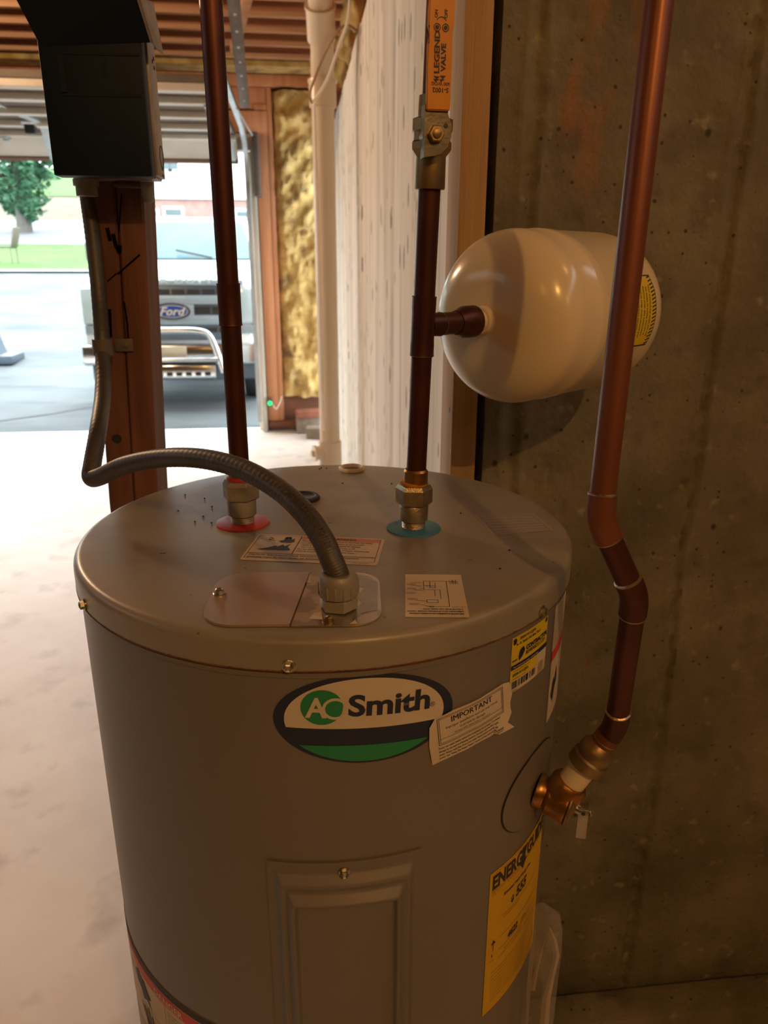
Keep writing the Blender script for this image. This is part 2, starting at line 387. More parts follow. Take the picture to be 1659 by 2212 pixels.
def dw(y, z):
    d = 0.002 * noise.noise(Vector((y * 2, z * .6, 3)))
    for i, s in enumerate(seams):
        e = abs(y - s - 0.004 * noise.noise(Vector((z * 3, s, 0))))
        dep = 0.010 if s in (2.70, 5.45) else 0.004
        if e < .022: d -= dep * (1 - e / .022)
        d += 0.0025 * ((i % 2) * 2 - 1) * (1 if (y > s and (i + 1 >= len(seams) or y < seams[i + 1])) else 0)
    return d
grid_wall('wall_right', 'light_wall', 1.343, 7.06, -0.02, 2.69, 0.022, lambda y, z, d: (XW - d, y, z), dw, 0.17)['label'] = 'pale board-formed concrete side wall in daylight'
YW = 1.172
S1 = at_y(1150, 250, YW).x; S2 = at_y(1518, 900, YW).x
def dd(x, z):
    d = 0.0022 * noise.noise(Vector((x * 7, 0, z * 7))) + 0.0012 * noise.noise(Vector((x * 25, 5, z * 25)))
    # rough cement ridge lines left by the form joints
    for sx, kk in ((S1, 0.9), (S2, 1.3)):
        wv = 0.010 * noise.noise(Vector((0, sx * 9, z * 4))) 
        e = (x - sx - wv) / (0.013 + 0.010 * noise.noise(Vector((sx * 5, 2, z * 5))))
        if abs(e) < 2.2: d += (-0.009 * kk * math.exp(-(e * 1.2) ** 2) + 0.006 * math.exp(-((abs(e) - 1.3) * 2) ** 2)) * (0.7 + 0.9 * noise.noise(Vector((x * 60, 1, z * 60))))
    return d
pits = [(q_[0], q_[1], q_[2]) for q_ in [(at_y(a_, b_, YW).x, at_y(a_, b_, YW).z, c_) for a_, b_, c_ in ((1231, 35, .008), (1262, 35, .007), (1618, 65, .010), (1550, 243, .010), (1257, 87, .006), (1207, 117, .004), (1245, 475, .010), (1220, 473, .005), (1450, 440, .008), (1414, 930, .009), (1445, 1078, .008), (1640, 1128, .007), (1155, 1050, .006), (1215, 890, .008), (1290, 1690, .006), (1216, 1543, .004), (1280, 1480, .003), (1590, 1400, .006))]]
pits += [(0.49, 1.955, .010), (0.515, 1.95, .008), (0.86, 1.925, .013), (0.78, 1.74, .012), (0.70, 1.9, .006), (0.505, 1.62, .010), (0.68, 1.60, .010),
        (0.66, 1.27, .010), (0.59, 1.15, .008), (0.63, 1.13, .005), (0.80, 1.12, .010), (0.36, 1.27, .007), (0.45, 1.86, .005)]
for k in range(190): pits.append((random.uniform(.33, 1.1), random.uniform(.2, 2.2), random.choice((.003, .003, .004, .005, .008))))
def dpit(x, z):
    d = dd(x, z)
    if .281 < x < .2915: d -= .05  # deep groove added to shape the dark shade strip beside the stud
    for px, pz, pr in pits:
        e = math.hypot((x - px), (z - pz) * .8) / (pr * 1.1 + .001)
        if e < 1.6: d -= pr * .8 * math.exp(-e * e * 1.5)
    return d
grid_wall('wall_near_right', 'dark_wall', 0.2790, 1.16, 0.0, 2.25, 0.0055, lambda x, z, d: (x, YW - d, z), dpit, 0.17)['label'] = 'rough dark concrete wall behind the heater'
bm = B(); box(bm, 1.16, 2.5, YW, 1.342, 0, ZC); struct(obj('wall_near_right_end', bm, 'plain_wall'))
bm = B(); box(bm, 0.2790, 1.16, YW, 1.342, 2.25, ZC); struct(obj('wall_near_right_top', bm, 'plain_wall'))
bm = B(); box(bm, 2.5, 2.65, -4, 1.342, 0, ZC); struct(obj('wall_basement_right', bm, 'plain_wall'))
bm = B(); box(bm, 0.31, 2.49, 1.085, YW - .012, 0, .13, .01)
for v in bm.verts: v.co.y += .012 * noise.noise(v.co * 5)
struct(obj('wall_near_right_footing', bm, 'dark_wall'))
bm = B(); box(bm, -6, 2.65, -2.55, -2.4, 0, ZC); struct(obj('wall_behind', bm, 'plain_wall'))
bm = B(); box(bm, -6, -1.0, -.30, -.18, 0, ZC); struct(obj('wall_daylight_block', bm, 'plain_wall'))  # unseen wall added to keep daylight out of the basement
bm = B(); box(bm, -6.15, -6, -4.15, FW, 0, ZC); struct(obj('wall_left', bm, 'plain_wall'))
# framed strip above the concrete wall
fr = bpy.data.objects.new('wall_right_framing', None); S.collection.objects.link(fr); fr.location = (0.52, 1.35, 2.69); struct(fr, 'stud framing on top of the concrete side wall')
bm = B(); box(bm, 0.52, 0.56, 1.42, FW, 2.69, ZC + .3); obj('sheathing', bm, 'frame', fr)
bm = B(); box(bm, 0.40, 0.52, 1.42, FW, 2.692, 2.73); obj('sill_plate', bm, 'frame', fr)
# ceiling: subfloor deck and joists
ce = bpy.data.objects.new('ceiling', None); S.collection.objects.link(ce); ce.location = (-2, 2, ZC); struct(ce, 'open ceiling of reddish wooden joists')
bm = B(); box(bm, -6.15, 2.65, -4.15, FW + .2, ZC + .28, ZC + .32); obj('subfloor', bm, 'deck', ce)
jy = 7.16; k = 0; jm = None
while jy > -3.9:
    xr = 0.50 if jy > 1.42 else 2.5
    bm = B(); box(bm, -6, xr, jy - .019, jy + .019, ZC + .03, ZC + .279); o = obj('joist', bm, 'joist', ce)
    bm = B(); box(bm, -6, xr, jy - .024, jy + .024, ZC, ZC + .030); obj('joist_flange', bm, 'joist_flange', o)
    jy -= 0.372
random.seed(3)
# insulation tufts tucked between the joist ends
for k, (yy) in enumerate((5.6, 6.0, 6.45, 6.85, 7.2)):
    bm = B(); bmesh.ops.create_icosphere(bm, subdivisions=3, radius=1)
    for v in bm.verts:
        n = 1 + .45 * noise.noise(v.co * 1.7 + Vector((k, 0, 0)))
        v.co = Vector((0.43 + v.co.x * .07 * n, yy + v.co.y * .15 * n, ZC - .045 + v.co.z * .13 * n))
    obj('insulation_tuft', bm, 'insul', fr, sharp=180)

# far wall: framed pier right of the garage door
fwall = bpy.data.objects.new('wall_far', None); S.collection.objects.link(fwall); fwall.location = (0, FW, 0); struct(fwall, 'open stud wall beside the garage door')
def lumber(name, x0, x1, z0, z1, y0=FW - .09, y1=FW, m='frame', parent=fwall, bev=.003):
    bm = B(); box(bm, x0, x1, y0, y1, z0, z1, bev); return obj(name, bm, m, parent)
bm = B(); box(bm, -0.36, 0.52, FW + .001, FW + .08, 0, ZC + .28); obj('sheathing', bm, 'deck', fwall)
bm = B(); box(bm, -6.15, -0.36, FW + .001, FW + .08, 2.76, ZC + .28); obj('sheathing', bm, 'deck', fwall)
lumber('stud', -0.335, -0.225, 0.10, 2.93); lumber('stud', -0.222, -0.178, 0.10, 3.12)
lumber('stud', 0.30, 0.338, 0.10, 3.05)
lumber('header', -6.0, -0.2225, 2.76, 2.93, FW - .10); lumber('header', -6.0, -0.225, 2.945, 3.12, FW - .08)
lumber('blocking', -0.335, -0.225, 2.935, 2.985); lumber('top_plate', -6.0, 0.50, 3.125, 3.22, FW - .12)
lumber('sill_plate', -0.335, 0.34, 0.035, 0.095, FW - .12, FW, 'deck')
bm = B(); vs = box(bm, -6.0, 0.5, 7.30, 7.56, 3.222, 3.44)
for v in bm.verts: pass
obj('batt_edge', bm, 'insul', fwall)
# fluffy insulation batt in the stud bay
bm = B(); nu, nv = 26, 110; G = []
for i in range(nu + 1):
    col = []
    for j in range(nv + 1):
        u = -0.178 + (0.30 + 0.178) * i / nu; v = 0.34 + (3.10 - 0.34) * j / nv
        e = min(i, nu - i) / 4; e = min(1, e)
        d = (0.07 + 0.075 * noise.fractal(Vector((u * 7, 1, v * 8.5)), 1, 2, 5)) * e
        zz = v + (0.03 * noise.noise(Vector((u * 9, 0, 7))) if j == 0 else 0)
        col.append(bm.verts.new((u, FW - 0.02 - d, zz)))
    G.append(col)
for i in range(nu):
    for j in range(nv): bm.faces.new((G[i][j], G[i + 1][j], G[i + 1][j + 1], G[i][j + 1]))
bat = obj('insulation_batt', bm, 'insul', fwall, sharp=180); bat['label'] = 'tall crumpled yellow fibreglass batt filling the stud bay'
# garage door jamb
dj = bpy.data.objects.new('door_1', None); S.collection.objects.link(dj); dj.location = (-0.38, FW, 0); struct(dj, 'overhead garage door frame and raised sectional door')
bm = B(); box(bm, -0.385, -0.345, FW - .16, FW + .20, 0, 2.62, .003); obj('jamb', bm, 'door', dj)
bm = B(); box(bm, -5.4, -0.345, FW + .0, FW + .20, 2.62, 2.76, .003); obj('head_jamb', bm, 'door', dj)
bm = B(); box(bm, -6.0, -5.4, FW - .1, FW + .2, 0, 2.76, .003); obj('jamb', bm, 'door', dj)
bm = B(); box(bm, -0.43, -0.385, FW - .03, FW + .01, 0, 2.6, .003); obj('stop_strip', bm, 'cable', dj)
# raised sections lying overhead, slightly rising away from the opening
Y0, Y1 = 7.45, 5.32; ZD = 2.70
for s in range(4):
    ya = Y0 - s * .53; yb = ya - .52
    bm = B(); box(bm, -4.9, -0.50, yb, ya, ZD, ZD + .045, .004); sec = obj('door_panel', bm, 'door_shaded', dj)
    for yy in ((ya - .05,) if s < 3 else (ya - .05, yb + .06)):
        bm = B(); box(bm, -4.9, -0.50, yy - .05, yy + .05, ZD - .045, ZD - .001, .006); obj('stile', bm, 'door', sec)
    for hx in (-4.4, -3.3, -2.45, -1.5, -.56):
        bm = B(); box(bm, hx - .03, hx + .03, ya - .07, ya + .05, ZD - .06, ZD - .0455, .002); lathe(bm, (hx - .025, ya - .01, ZD - .068), (1, 0, 0), [(0, .009), (.05, .009)], 10); obj('hinge', bm, 'track', sec)
mt = Matrix.Translation((0, 7.46, ZD)) @ Matrix.Rotation(math.radians(-34), 4, 'X')
bm = B(); box(bm, -4.9, -0.50, 0.0, 0.27, -.03, .02, .005, mt); sec = obj('door_panel', bm, 'door', dj)
bm = B(); box(bm, -4.9, -0.50, 0.255, 0.30, -.045, .03, .004, mt); obj('bottom_seal', bm, 'seal', sec)
bm = B(); box(bm, -0.62, -0.52, 0.01, 0.26, -.045, -.031, .004, mt); obj('end_bracket', bm, 'track', sec)
# tracks
tr = thing('door_track', 'pale steel curved track along the right side of the garage door', 'track', (-0.40, 6.5, 0))
bm = B(); path = [Vector((-0.405, 5.0, 2.775)), Vector((-0.405, 7.0, 2.735)), Vector((-0.405, 7.3, 2.68)), Vector((-0.405, 7.48, 2.55)), Vector((-0.405, 7.55, 2.35)), Vector((-0.405, 7.57, 0.10))]
pp = [path[0], path[1]] + catmull(path[1:5], 6)[1:] + [path[5]]
for i in range(len(pp) - 1):
    a, b2 = pp[i], pp[i + 1]; d = (b2 - a).normalized(); n = Vector((0, -d.z, d.y))
    for off, wd in ((n * .025, .035), (n * -.025, .035)):
        q = [bm.verts.new(a + off), bm.verts.new(b2 + off), bm.verts.new(b2 + off + Vector((-wd, 0, 0))), bm.verts.new(a + off + Vector((-wd, 0, 0)))]; bm.faces.new(q)
    q = [bm.verts.new(a + n * .025), bm.verts.new(b2 + n * .025), bm.verts.new(b2 - n * .025), bm.verts.new(a - n * .025)]; bm.faces.new(q)
bmesh.ops.remove_doubles(bm, verts=bm.verts, dist=1e-4); bmesh.ops.solidify(bm, geom=bm.faces[:], thickness=.003)
obj('rail', bm, 'track', tr)
bm = B(); p0 = at_y(512, 235, 6.0); p1 = at_y(545, 292, 7.35); tube(bm, [p0, p1], .007, 8); obj('brace_rod', bm, 'galv', tr)
bm = B(); pa = at_y(549, 285, 7.5); pb_ = at_y(556, 425, 7.55); box(bm, pa.x - .02, pa.x + .035, 7.46, 7.6, pb_.z, pa.z, .01); obj('flag_bracket', bm, 'dark_metal', tr)
# hanging perforated strap and wooden brace
bm = B(); a = at_y(500, -40, 4.6); b2 = at_y(529, 232, 6.0)
d = (b2 - a); L_ = d.length
mt = Matrix.Translation(a) @ d.to_track_quat('Z', 'Y').to_matrix().to_4x4()
box(bm, -.035, .035, -.004, .004, 0, L_, .001, mt); box(bm, .031, .035, -.004, .05, 0, L_, .001, mt)
hs = thing('hanger_strap', 'dark steel angle hanging down to the garage door track', 'bracket', a)
obj('strap', bm, 'dark_metal', hs)
for k in range(7):
    bm = B(); lathe(bm, mt @ Vector((0, -.006, L_ * (.2 + k * .12))), mt.to_3x3() @ Vector((0, 1, 0)), [(0, .009), (.0035, .009)], 10); obj('rivet', bm, 'galv', hs)
bm = B(); a = at_y(540, -30, 5.2); b2 = at_y(506, 108, 5.9); d = b2 - a; mt = Matrix.Translation(a) @ d.to_track_quat('Z', 'Y').to_matrix().to_4x4()
box(bm, -.03, .03, -.02, .02, 0, d.length, .004, mt)
tag(obj('diagonal_brace', bm, 'joist_flange'), 'short slanted wooden brace under the joists behind the left copper pipe', 'brace')
# opener arm on the left
op = thing('opener_arm', 'pale steel arm and rail fixed to the middle of the raised garage door', 'bracket', at_y(60, 250, 6.6))
a = at_y(-60, 195, 5.9); b2 = at_y(92, 262, 6.9); c = at_y(118, 345, 7.5)
bm = B(); d = b2 - a; mt = Matrix.Translation(a) @ d.to_track_quat('Z', 'Y').to_matrix().to_4x4(); box(bm, -.03, .03, -.03, .03, 0, d.length, .004, mt); obj('rail', bm, 'track', op)
bm = B(); d = c - b2; mt = Matrix.Translation(b2) @ d.to_track_quat('Z', 'Y').to_matrix().to_4x4(); box(bm, -.035, .035, -.006, .006, 0, d.length, .002, mt); obj('strut', bm, 'track', op)
bm = B(); q = at_y(66, 275, 6.85); box(bm, q.x - .04, q.x + .04, q.y - .04, q.y + .04, q.z - .05, q.z + .045, .01); obj('bracket_head', bm, 'black', op)
bm = B(); lathe(bm, at_y(45, 262, 6.8), (1, 0, 0), [(0, .02), (.12, .02)], 12); obj('pivot_pin', bm, 'galv', op)
# perforated angle over the door, left
bm = B(); a = at_y(-60, 161, 6.9); b2 = at_y(98, 161, 6.9); box(bm, a.x, b2.x, 6.88, 6.90, a.z - .03, a.z + .03, .001)
pa_ = thing('perforated_angle', 'short perforated angle iron above the raised garage door', 'bracket', (a.x, 6.89, a.z))
obj('plate', bm, 'joist_flange', pa_)
for k in range(12):
    bm = B(); x = b2.x - .03 - k * .06; lathe(bm, (x, 6.876, a.z), (0, 1, 0), [(0, .010), (.003, .010)], 10); obj('hole', bm, 'black', pa_)
# safety sensor with green light
sn = thing('door_sensor', 'small door safety sensor with a glowing green light low on the jamb', 'sensor', at_y(582, 880, 7.5))
q = at_y(583, 871, 7.50); bm = B(); box(bm, q.x - .025, q.x + .025, q.y, q.y + .05, q.z - .03, q.z + .05, .006); obj('housing', bm, 'dark_metal', sn)
bm = B(); lathe(bm, q + Vector((0, -.001, 0)), (.15, -1, 0), [(0, .022), (.006, .022), (.012, .012)], 16); obj('indicator_light', bm, 'led', sn, sharp=60)
bm = B(); tube(bm, catmull([q + Vector((.03, .02, -.02)), q + Vector((.06, .0, -.06)), q + Vector((.10, .03, .0)), q + Vector((.12, .05, .06))], 6), .004, 8); obj('wire', bm, 'cable', sn)
# loose bricks at the foot of the stud wall
def brickthing(px, py, Y, sz, rot, m, lab, zoff=0):
    c = at_y(px, py, Y); mt = Matrix.Translation((c.x, Y, zoff)) @ Matrix.Rotation(math.radians(rot), 4, 'Z')
    bm = B(); box(bm, -sz[0] / 2, sz[0] / 2, -sz[1] / 2, sz[1] / 2, 0, sz[2], .006, mt)
    for v in bm.verts: v.co += Vector((noise.noise(v.co * 14), noise.noise(v.co * 14 + Vector((9, 0, 0))), 0)) * .006
    tag(obj('brick', bm, m), lab, 'brick')
brickthing(697, 935, 7.24, (.32, .16, .105), -6, 'brick', 'lowest grey block nearest the white drain pipe')
brickthing(672, 920, 7.50, (.30, .14, .16), 3, 'brick', 'grey block standing against the wall under the red brick')
brickthing(676, 905, 7.49, (.34, .17, .07), 8, 'brick_red', 'reddish brick lying on top of the block pile', .162)
# white drain pipe
dp = thing('drain_pipe', 'tall cream plastic drain pipe with a clean-out, standing against the pale side wall', 'pipe', (0.158, 4.2, 0))
bm = B(); lathe(bm, (0.158, 4.2, 0), (0, 0, 1), [(0, .057), (2.45, .057)], 32); obj('pipe', bm, 'pvc', dp)
zt = at_y(690, 145, 4.2).z; 
top = [Vector((0.158, 4.2, 2.42)), Vector((.158, 4.2, 2.50)), Vector((.158, 4.17, 2.58)), Vector((.158, 4.10, 2.68))]
up = Vector((.158, 3.5, 3.3))
bm = B(); tube(bm, catmull(top + [Vector((.15, 4.03, 2.76))], 6), .057, 32); obj('upper_bend', bm, 'pvc', dp)
bm = B(); tube(bm, [Vector((.15, 4.05, 2.74)), Vector((.13, 3.55, 3.26))], .057, 32); obj('upper_pipe', bm, 'pvc', dp)
for a_, b_ in ((Vector((0.158, 4.2, 2.38)), Vector((.158, 4.2, 2.50))), (Vector((.155, 4.12, 2.655)), Vector((.148, 4.02, 2.77)))):
    bm = B(); d = b_ - a_; lathe(bm, a_, d, [(0, .058), (0, .068), (d.length - .012, .068), (d.length - .012, .073), (d.length, .073), (d.length, .058)], 32, cap=False); obj('hub', bm, 'pvc', dp)
z1 = at_y(715, 952, 4.2).z; z2 = at_y(715, 995, 4.2).z
bm = B(); lathe(bm, (0.158, 4.2, z2 - .03), (0, 0, 1), [(0, .058), (0, .066), (z1 - z2 + .03, .066), (z1 - z2 + .03, .058)], 32, cap=False); obj('clean_out_body', bm, 'pvc', dp)
bm = B(); zc = at_y(695, 976, 4.2).z; lathe(bm, (0.158 - .05, 4.18, zc), (-1, -.3, 0), [(0, .04), (.035, .04), (.035, .046), (.048, .046), (.048, .018), (.064, .018)], 24); obj('clean_out_plug', bm, 'pvc', dp)
# cable loop beside it
bm = B()
pts = [at_y(757, -40, 3.9), at_y(752, 40, 3.95), at_y(732, 100, 4.0), at_y(705, 175, 4.05), at_y(676, 220, 4.1), at_y(673, 222, 4.1)]
tube(bm, catmull(pts, 8), .007, 10)
cb = thing('coax_cable', 'loose white cable looping down beside the top of the drain pipe', 'cable', pts[-1]); obj('cable', bm, 'cable', cb)
bm = B(); pts = [at_y(673, 222, 4.1), at_y(669, 205, 4.1), at_y(676, 180, 4.08), at_y(700, 120, 4.05), at_y(730, 68, 4.0), at_y(752, 55, 4.0), at_y(772, 68, 4.05)]
tube(bm, catmull(pts, 8), .006, 10); obj('cable_tail', bm, 'wire_brown', cb)
bm = B(); tube(bm, [at_y(679, 225, 4.12), at_y(684, 400, 4.12), at_y(699, 930, 4.12)], .008, 10); obj('cable_drop', bm, 'cable', cb)
bm = B(); a = at_y(709, 118, 4.3); b2 = at_y(713, 198, 4.3); box(bm, a.x - .006, a.x + .012, 4.28, 4.3, b2.z, a.z, .002); tag(obj('yellow_strip', bm, 'insul'), 'narrow yellowish strip hanging behind the top of the drain pipe', 'strip')

# near stud against the dark wall
bm = B(); box(bm, 0.2225, 0.2605, 1.078, 1.166, 0, ZC - .01, .0025)
for v in bm.verts: v.co.x += .0012 * noise.noise(v.co * 6)
st = thing('wall_stud', 'pale pine stud standing where the dark and light concrete walls meet', 'stud', (0.2415, 1.12, 0))
obj('board', bm, 'stud', st)
bm = B(); q = at_y(956, 885, 1.19); lathe(bm, (0.2220, 1.10, at_y(956, 885, 1.10).z), (1, 0, 0), [(-.0006, .0045), (.004, .004)], 10); obj('knot_hole', bm, 'black', st)

# ------------------------------------------------------------------ post of two boards, switch box, conduit
ps = thing('wooden_post', 'dark reddish post of two boards nailed together, carrying the switch box', 'post', (-0.25, 1.165, 0))
def board(x0, x1, name='plank'):
    bm = B(); n = 40; y0, y1 = 1.12, 1.21
    rings = []
    for k in range(n + 1):
        z = ZC * k / n; dx = 0.022 * max(0, (z - 1.30)) / .36 * .75; jx = .0008 * noise.noise(Vector((x0 * 50, 0, z * 6)))
        b_ = .003
        rings.append([bm.verts.new((x + dx + jx, y, z)) for x, y in ((x0 + b_, y0), (x1 - b_, y0), (x1, y0 + b_), (x1, y1), (x0, y1), (x0, y0 + b_))])
    for k in range(n):
        for i in range(6): bm.faces.new((rings[k][i], rings[k][(i + 1) % 6], rings[k + 1][(i + 1) % 6], rings[k + 1][i]))
    bm.faces.new(rings[0]); bm.faces.new(rings[-1]); return obj(name, bm, 'post', ps)
board(-0.2955, -0.2592); board(-0.2578, -0.2225)
def postmark(pts, wd):
    bm = B()
    for (x0, y0), (x1, y1) in zip(pts[:-1], pts[1:]):
        a, b2 = at_y(x0, y0, 1.1188), at_y(x1, y1, 1.1188); n = Vector((b2.z - a.z, 0, -(b2.x - a.x))).normalized() * wd / 2
        v4 = [bm.verts.new(p) for p in (a + n, b2 + n, b2 - n, a - n)]; bm.faces.new(v4)
    r = bmesh.ops.extrude_face_region(bm, geom=bm.faces[:]); bmesh.ops.translate(bm, verts=[v for v in r['geom'] if isinstance(v, bmesh.types.BMVert)], vec=(0, .0008, 0))
    obj('pencil_mark', bm, 'mark', ps)
postmark([(231, 492), (238, 520)], .005); postmark([(244, 505), (250, 530), (258, 545), (259, 530)], .005)
postmark([(232, 608), (252, 590)], .0016); postmark([(254, 592), (302, 550)], .0022)
postmark([(268, 652), (275, 700), (278, 745)], .0022); postmark([(236, 668), (237, 700), (238, 728)], .005); postmark([(262, 420), (257, 500)], .0015)
bm = B(); q = at_y(252, 948, 1.12); lathe(bm, q + Vector((0, -.0004, 0)), (0, 1, 0), [(0, .007), (.002, .007)], 16); obj('knot', bm, 'black', ps)

sb = thing('switch_box', 'dark grey metal switch box with a flared hood, mounted on the post', 'box', (-0.235, 1.08, 1.756))
x0, x1 = -0.294, -0.176; yb = 1.02; yk = 1.118; z0 = at_y(200, 380, yb).z; z1 = at_y(200, 90, yb).z
x0 = at_y(115, 368, yb).x; x1 = at_y(329, 385, yb).x
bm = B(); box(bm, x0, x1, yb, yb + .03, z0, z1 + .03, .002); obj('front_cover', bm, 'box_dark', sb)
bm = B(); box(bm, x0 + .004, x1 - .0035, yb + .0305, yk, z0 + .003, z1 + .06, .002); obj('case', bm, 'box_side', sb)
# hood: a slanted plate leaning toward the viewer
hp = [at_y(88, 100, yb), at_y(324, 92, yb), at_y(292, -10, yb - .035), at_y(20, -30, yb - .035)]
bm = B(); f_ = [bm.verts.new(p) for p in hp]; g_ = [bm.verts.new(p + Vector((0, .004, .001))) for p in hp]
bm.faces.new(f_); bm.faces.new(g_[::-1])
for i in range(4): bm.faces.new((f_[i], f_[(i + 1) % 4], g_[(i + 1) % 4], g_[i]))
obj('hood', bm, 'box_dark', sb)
bm = B(); a1, a2 = hp[1], hp[2]
q = [a1, a2, a2 + Vector((.006, .06, .01)), a1 + Vector((.006, .03, -.004))]
f_ = [bm.verts.new(p + Vector((.0012, 0, 0))) for p in q]; g_ = [bm.verts.new(p + Vector((.004, 0, 0))) for p in q]; bm.faces.new(f_); bm.faces.new(g_[::-1])
for i in range(4): bm.faces.new((f_[i], f_[(i + 1) % 4], g_[(i + 1) % 4], g_[i]))
obj('hood_side', bm, 'box_side', sb)
bm = B(); box(bm, x1 - .0032, x1 + .002, yb + .034, yk - .01, z0 + .005, z1 + .03, .0008); sd = obj('side_plate', bm, 'box_side', sb)
for (zz, rr) in ((z0 + .030, .014),):
    bm = B(); seg = 24
    lathe(bm, (x1 + .0021, yb + .072, zz), (1, 0, 0), [(0, rr), (.0006, rr), (.0006, rr - .0016), (0, rr - .0016)], seg, cap=False); obj('knockout', bm, 'ink', sd)
for zz in (z0 + .008, z0 + .016, z1 - .01, z1 - .005, z1 + .0):
    bm = B(); lathe(bm, (x1 + .0021, yb + .06 + .01 * (zz * 1000 % 2), zz), (1, 0, 0), [(0, .0022), (.0008, .0022)], 10); obj('screw_hole', bm, 'black', sd)
# embossed rails on the dark cover
for (ax, ay, bx2, by2) in ((135, 115, 300, 118), (135, 118, 135, 200), (135, 205, 305, 205), (226, 130, 226, 165)):
    a, b2 = at_y(ax, ay, yb), at_y(bx2, by2, yb); bm = B(); box(bm, min(a.x, b2.x) - .0008, max(a.x, b2.x) + .0008, yb - .0008, yb + .001, min(a.z, b2.z) - .0008, max(a.z, b2.z) + .0008); obj('embossed_line', bm, 'box_dark', sb)
# fitting under the box
q = at_y(178, 385, 1.07); bm = B(); lathe(bm, (q.x, 1.085, z0 + .002), (0, 0, -1), [(0, .016), (.008, .016), (.008, .0135), (.02, .0135)], 24); obj('conduit_connector', bm, 'gland', sb)
bm = B(); q = at_y(318, 400, 1.10); lathe(bm, (q.x, 1.10, z0 + .001), (0, 0, -1), [(0, .0085), (.016, .0085), (.024, .006), (.026, .003)], 16); obj('hub_plug', bm, 'nut_grey', sb)
bm = B(); box(bm, -.235, -.20, 1.098, 1.112, z0 - .006, z0, .002); obj('ground_bar', bm, 'dark_metal', sb)

ZT_ = HC - .2943; GX, GY = .0275, .602; gz = ZT_ + .0034
hose_pts = [Vector((GX, GY, gz + .012)), Vector((GX, GY, gz + .028)), at_d(714, 1205, .654), at_d(695, 1162, .660), at_d(655, 1105, .674), at_d(595, 1052, .70), at_d(515, 1010, .735), at_d(430, 990, .77),
            at_d(345, 990, .81), at_d(270, 1005, .845), at_d(215, 1030, .87), at_d(197, 1030, .88), at_d(200, 1000, .89), at_d(212, 930, .915), at_d(222, 850, .985), at_d(222, 760, 1.035),
            at_d(214, 640, 1.025), at_d(202, 520, 1.015), at_d(190, 430, 1.005), at_d(184, 392, 1.0)]
hp_ = catmull(hose_pts, 26)
rs = [0.0103 + 0.00022 * math.sin(i * 2.1) for i in range(len(hp_))]
bm = B(); tube(bm, hp_, rs, 24)
hs = thing('electrical_conduit', 'grey flexible conduit arching from the post onto the heater lid', 'conduit', hose_pts[0])
obj('hose', bm, 'hose', hs, sharp=180)
# printing along the hose
P = Print(); P.text('EXTRA FLEX LIQUID TIGHT 1/2 IN', 0, 0, .008, bold=.00012)
i0 = 118
def hose_fn(u, v):
    k = i0 - u / 0.0021; i = int(max(1, min(len(hp_) - 3, k))); f = k - i
    p = hp_[i].lerp(hp_[i + 1], f); t = (hp_[i + 1] - hp_[i - 1]).normalized()
    tocam = (Vector((0, 0, HC)) - p).normalized(); n = (tocam - t * tocam.dot(t)).normalized(); s = t.cross(n)
    a = (v - .003) / .0103 + .25
    return p + (n * math.cos(a) + s * math.sin(a)) * .01075
P.put('lettering', 'ink', hs, hose_fn, cut=.0015)
# clamp strap on the post
q = at_d(222, 750, 1.035)
bm = B(); t = (hp_[-100] - hp_[-101]).normalized()
ring = [(math.cos(a) * .0125, math.sin(a) * .0125) for a in [PI * k / 12 for k in range(13)]]
for k in range(12):
    a0, a1 = PI * k / 12, PI * (k + 1) / 12
    def cp(a, zz, r=.0118): return q + Vector((-math.cos(a) * r, -math.sin(a) * r, zz))
    v4 = [bm.verts.new(p) for p in (cp(a0, -.011), cp(a1, -.011), cp(a1, .011), cp(a0, .011))]; bm.faces.new(v4)
bmesh.ops.remove_doubles(bm, verts=bm.verts, dist=1e-5); bmesh.ops.solidify(bm, geom=bm.faces[:], thickness=-.0015)
cl = obj('strap', bm, 'dark_metal', hs)
bm = B(); box(bm, q.x + .0105, q.x + .036, 1.1145, 1.1185, q.z - .009, q.z + .009, .0015); tb = obj('strap_foot', bm, 'dark_metal', hs)
bm = B(); lathe(bm, (q.x + .027, 1.1145, q.z), (0, -1, 0), [(0, .004), (.002, .004), (.003, .002)], 6); obj('screw', bm, 'dark_metal', tb)

# ------------------------------------------------------------------ water heater
CX, CY, RB, RL = 0.02704, 0.82933, 0.2764, 0.2800
ZT = HC - 0.2943
wh = thing('water_heater', 'large cylindrical beige electric water heater with stickers, standing in front', 'water heater', (CX, CY, 0))
bm = B(); lathe(bm, (CX, CY, 0), (0, 0, 1), [(0.0, .255), (.03, .265), (.03, RB), (ZT - .0395, RB), (ZT - .038, RB + .0018), (ZT - .034, RB + .0018), (ZT - .032, RB - .001), (ZT - .02, RB - .001)], 160)
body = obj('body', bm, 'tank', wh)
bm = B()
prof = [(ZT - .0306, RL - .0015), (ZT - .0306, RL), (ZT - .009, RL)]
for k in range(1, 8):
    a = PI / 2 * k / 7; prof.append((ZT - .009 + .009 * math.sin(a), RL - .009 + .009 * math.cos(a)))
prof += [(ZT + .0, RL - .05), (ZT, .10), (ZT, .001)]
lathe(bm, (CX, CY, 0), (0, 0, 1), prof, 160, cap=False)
lid = obj('lid', bm, 'lid', wh)
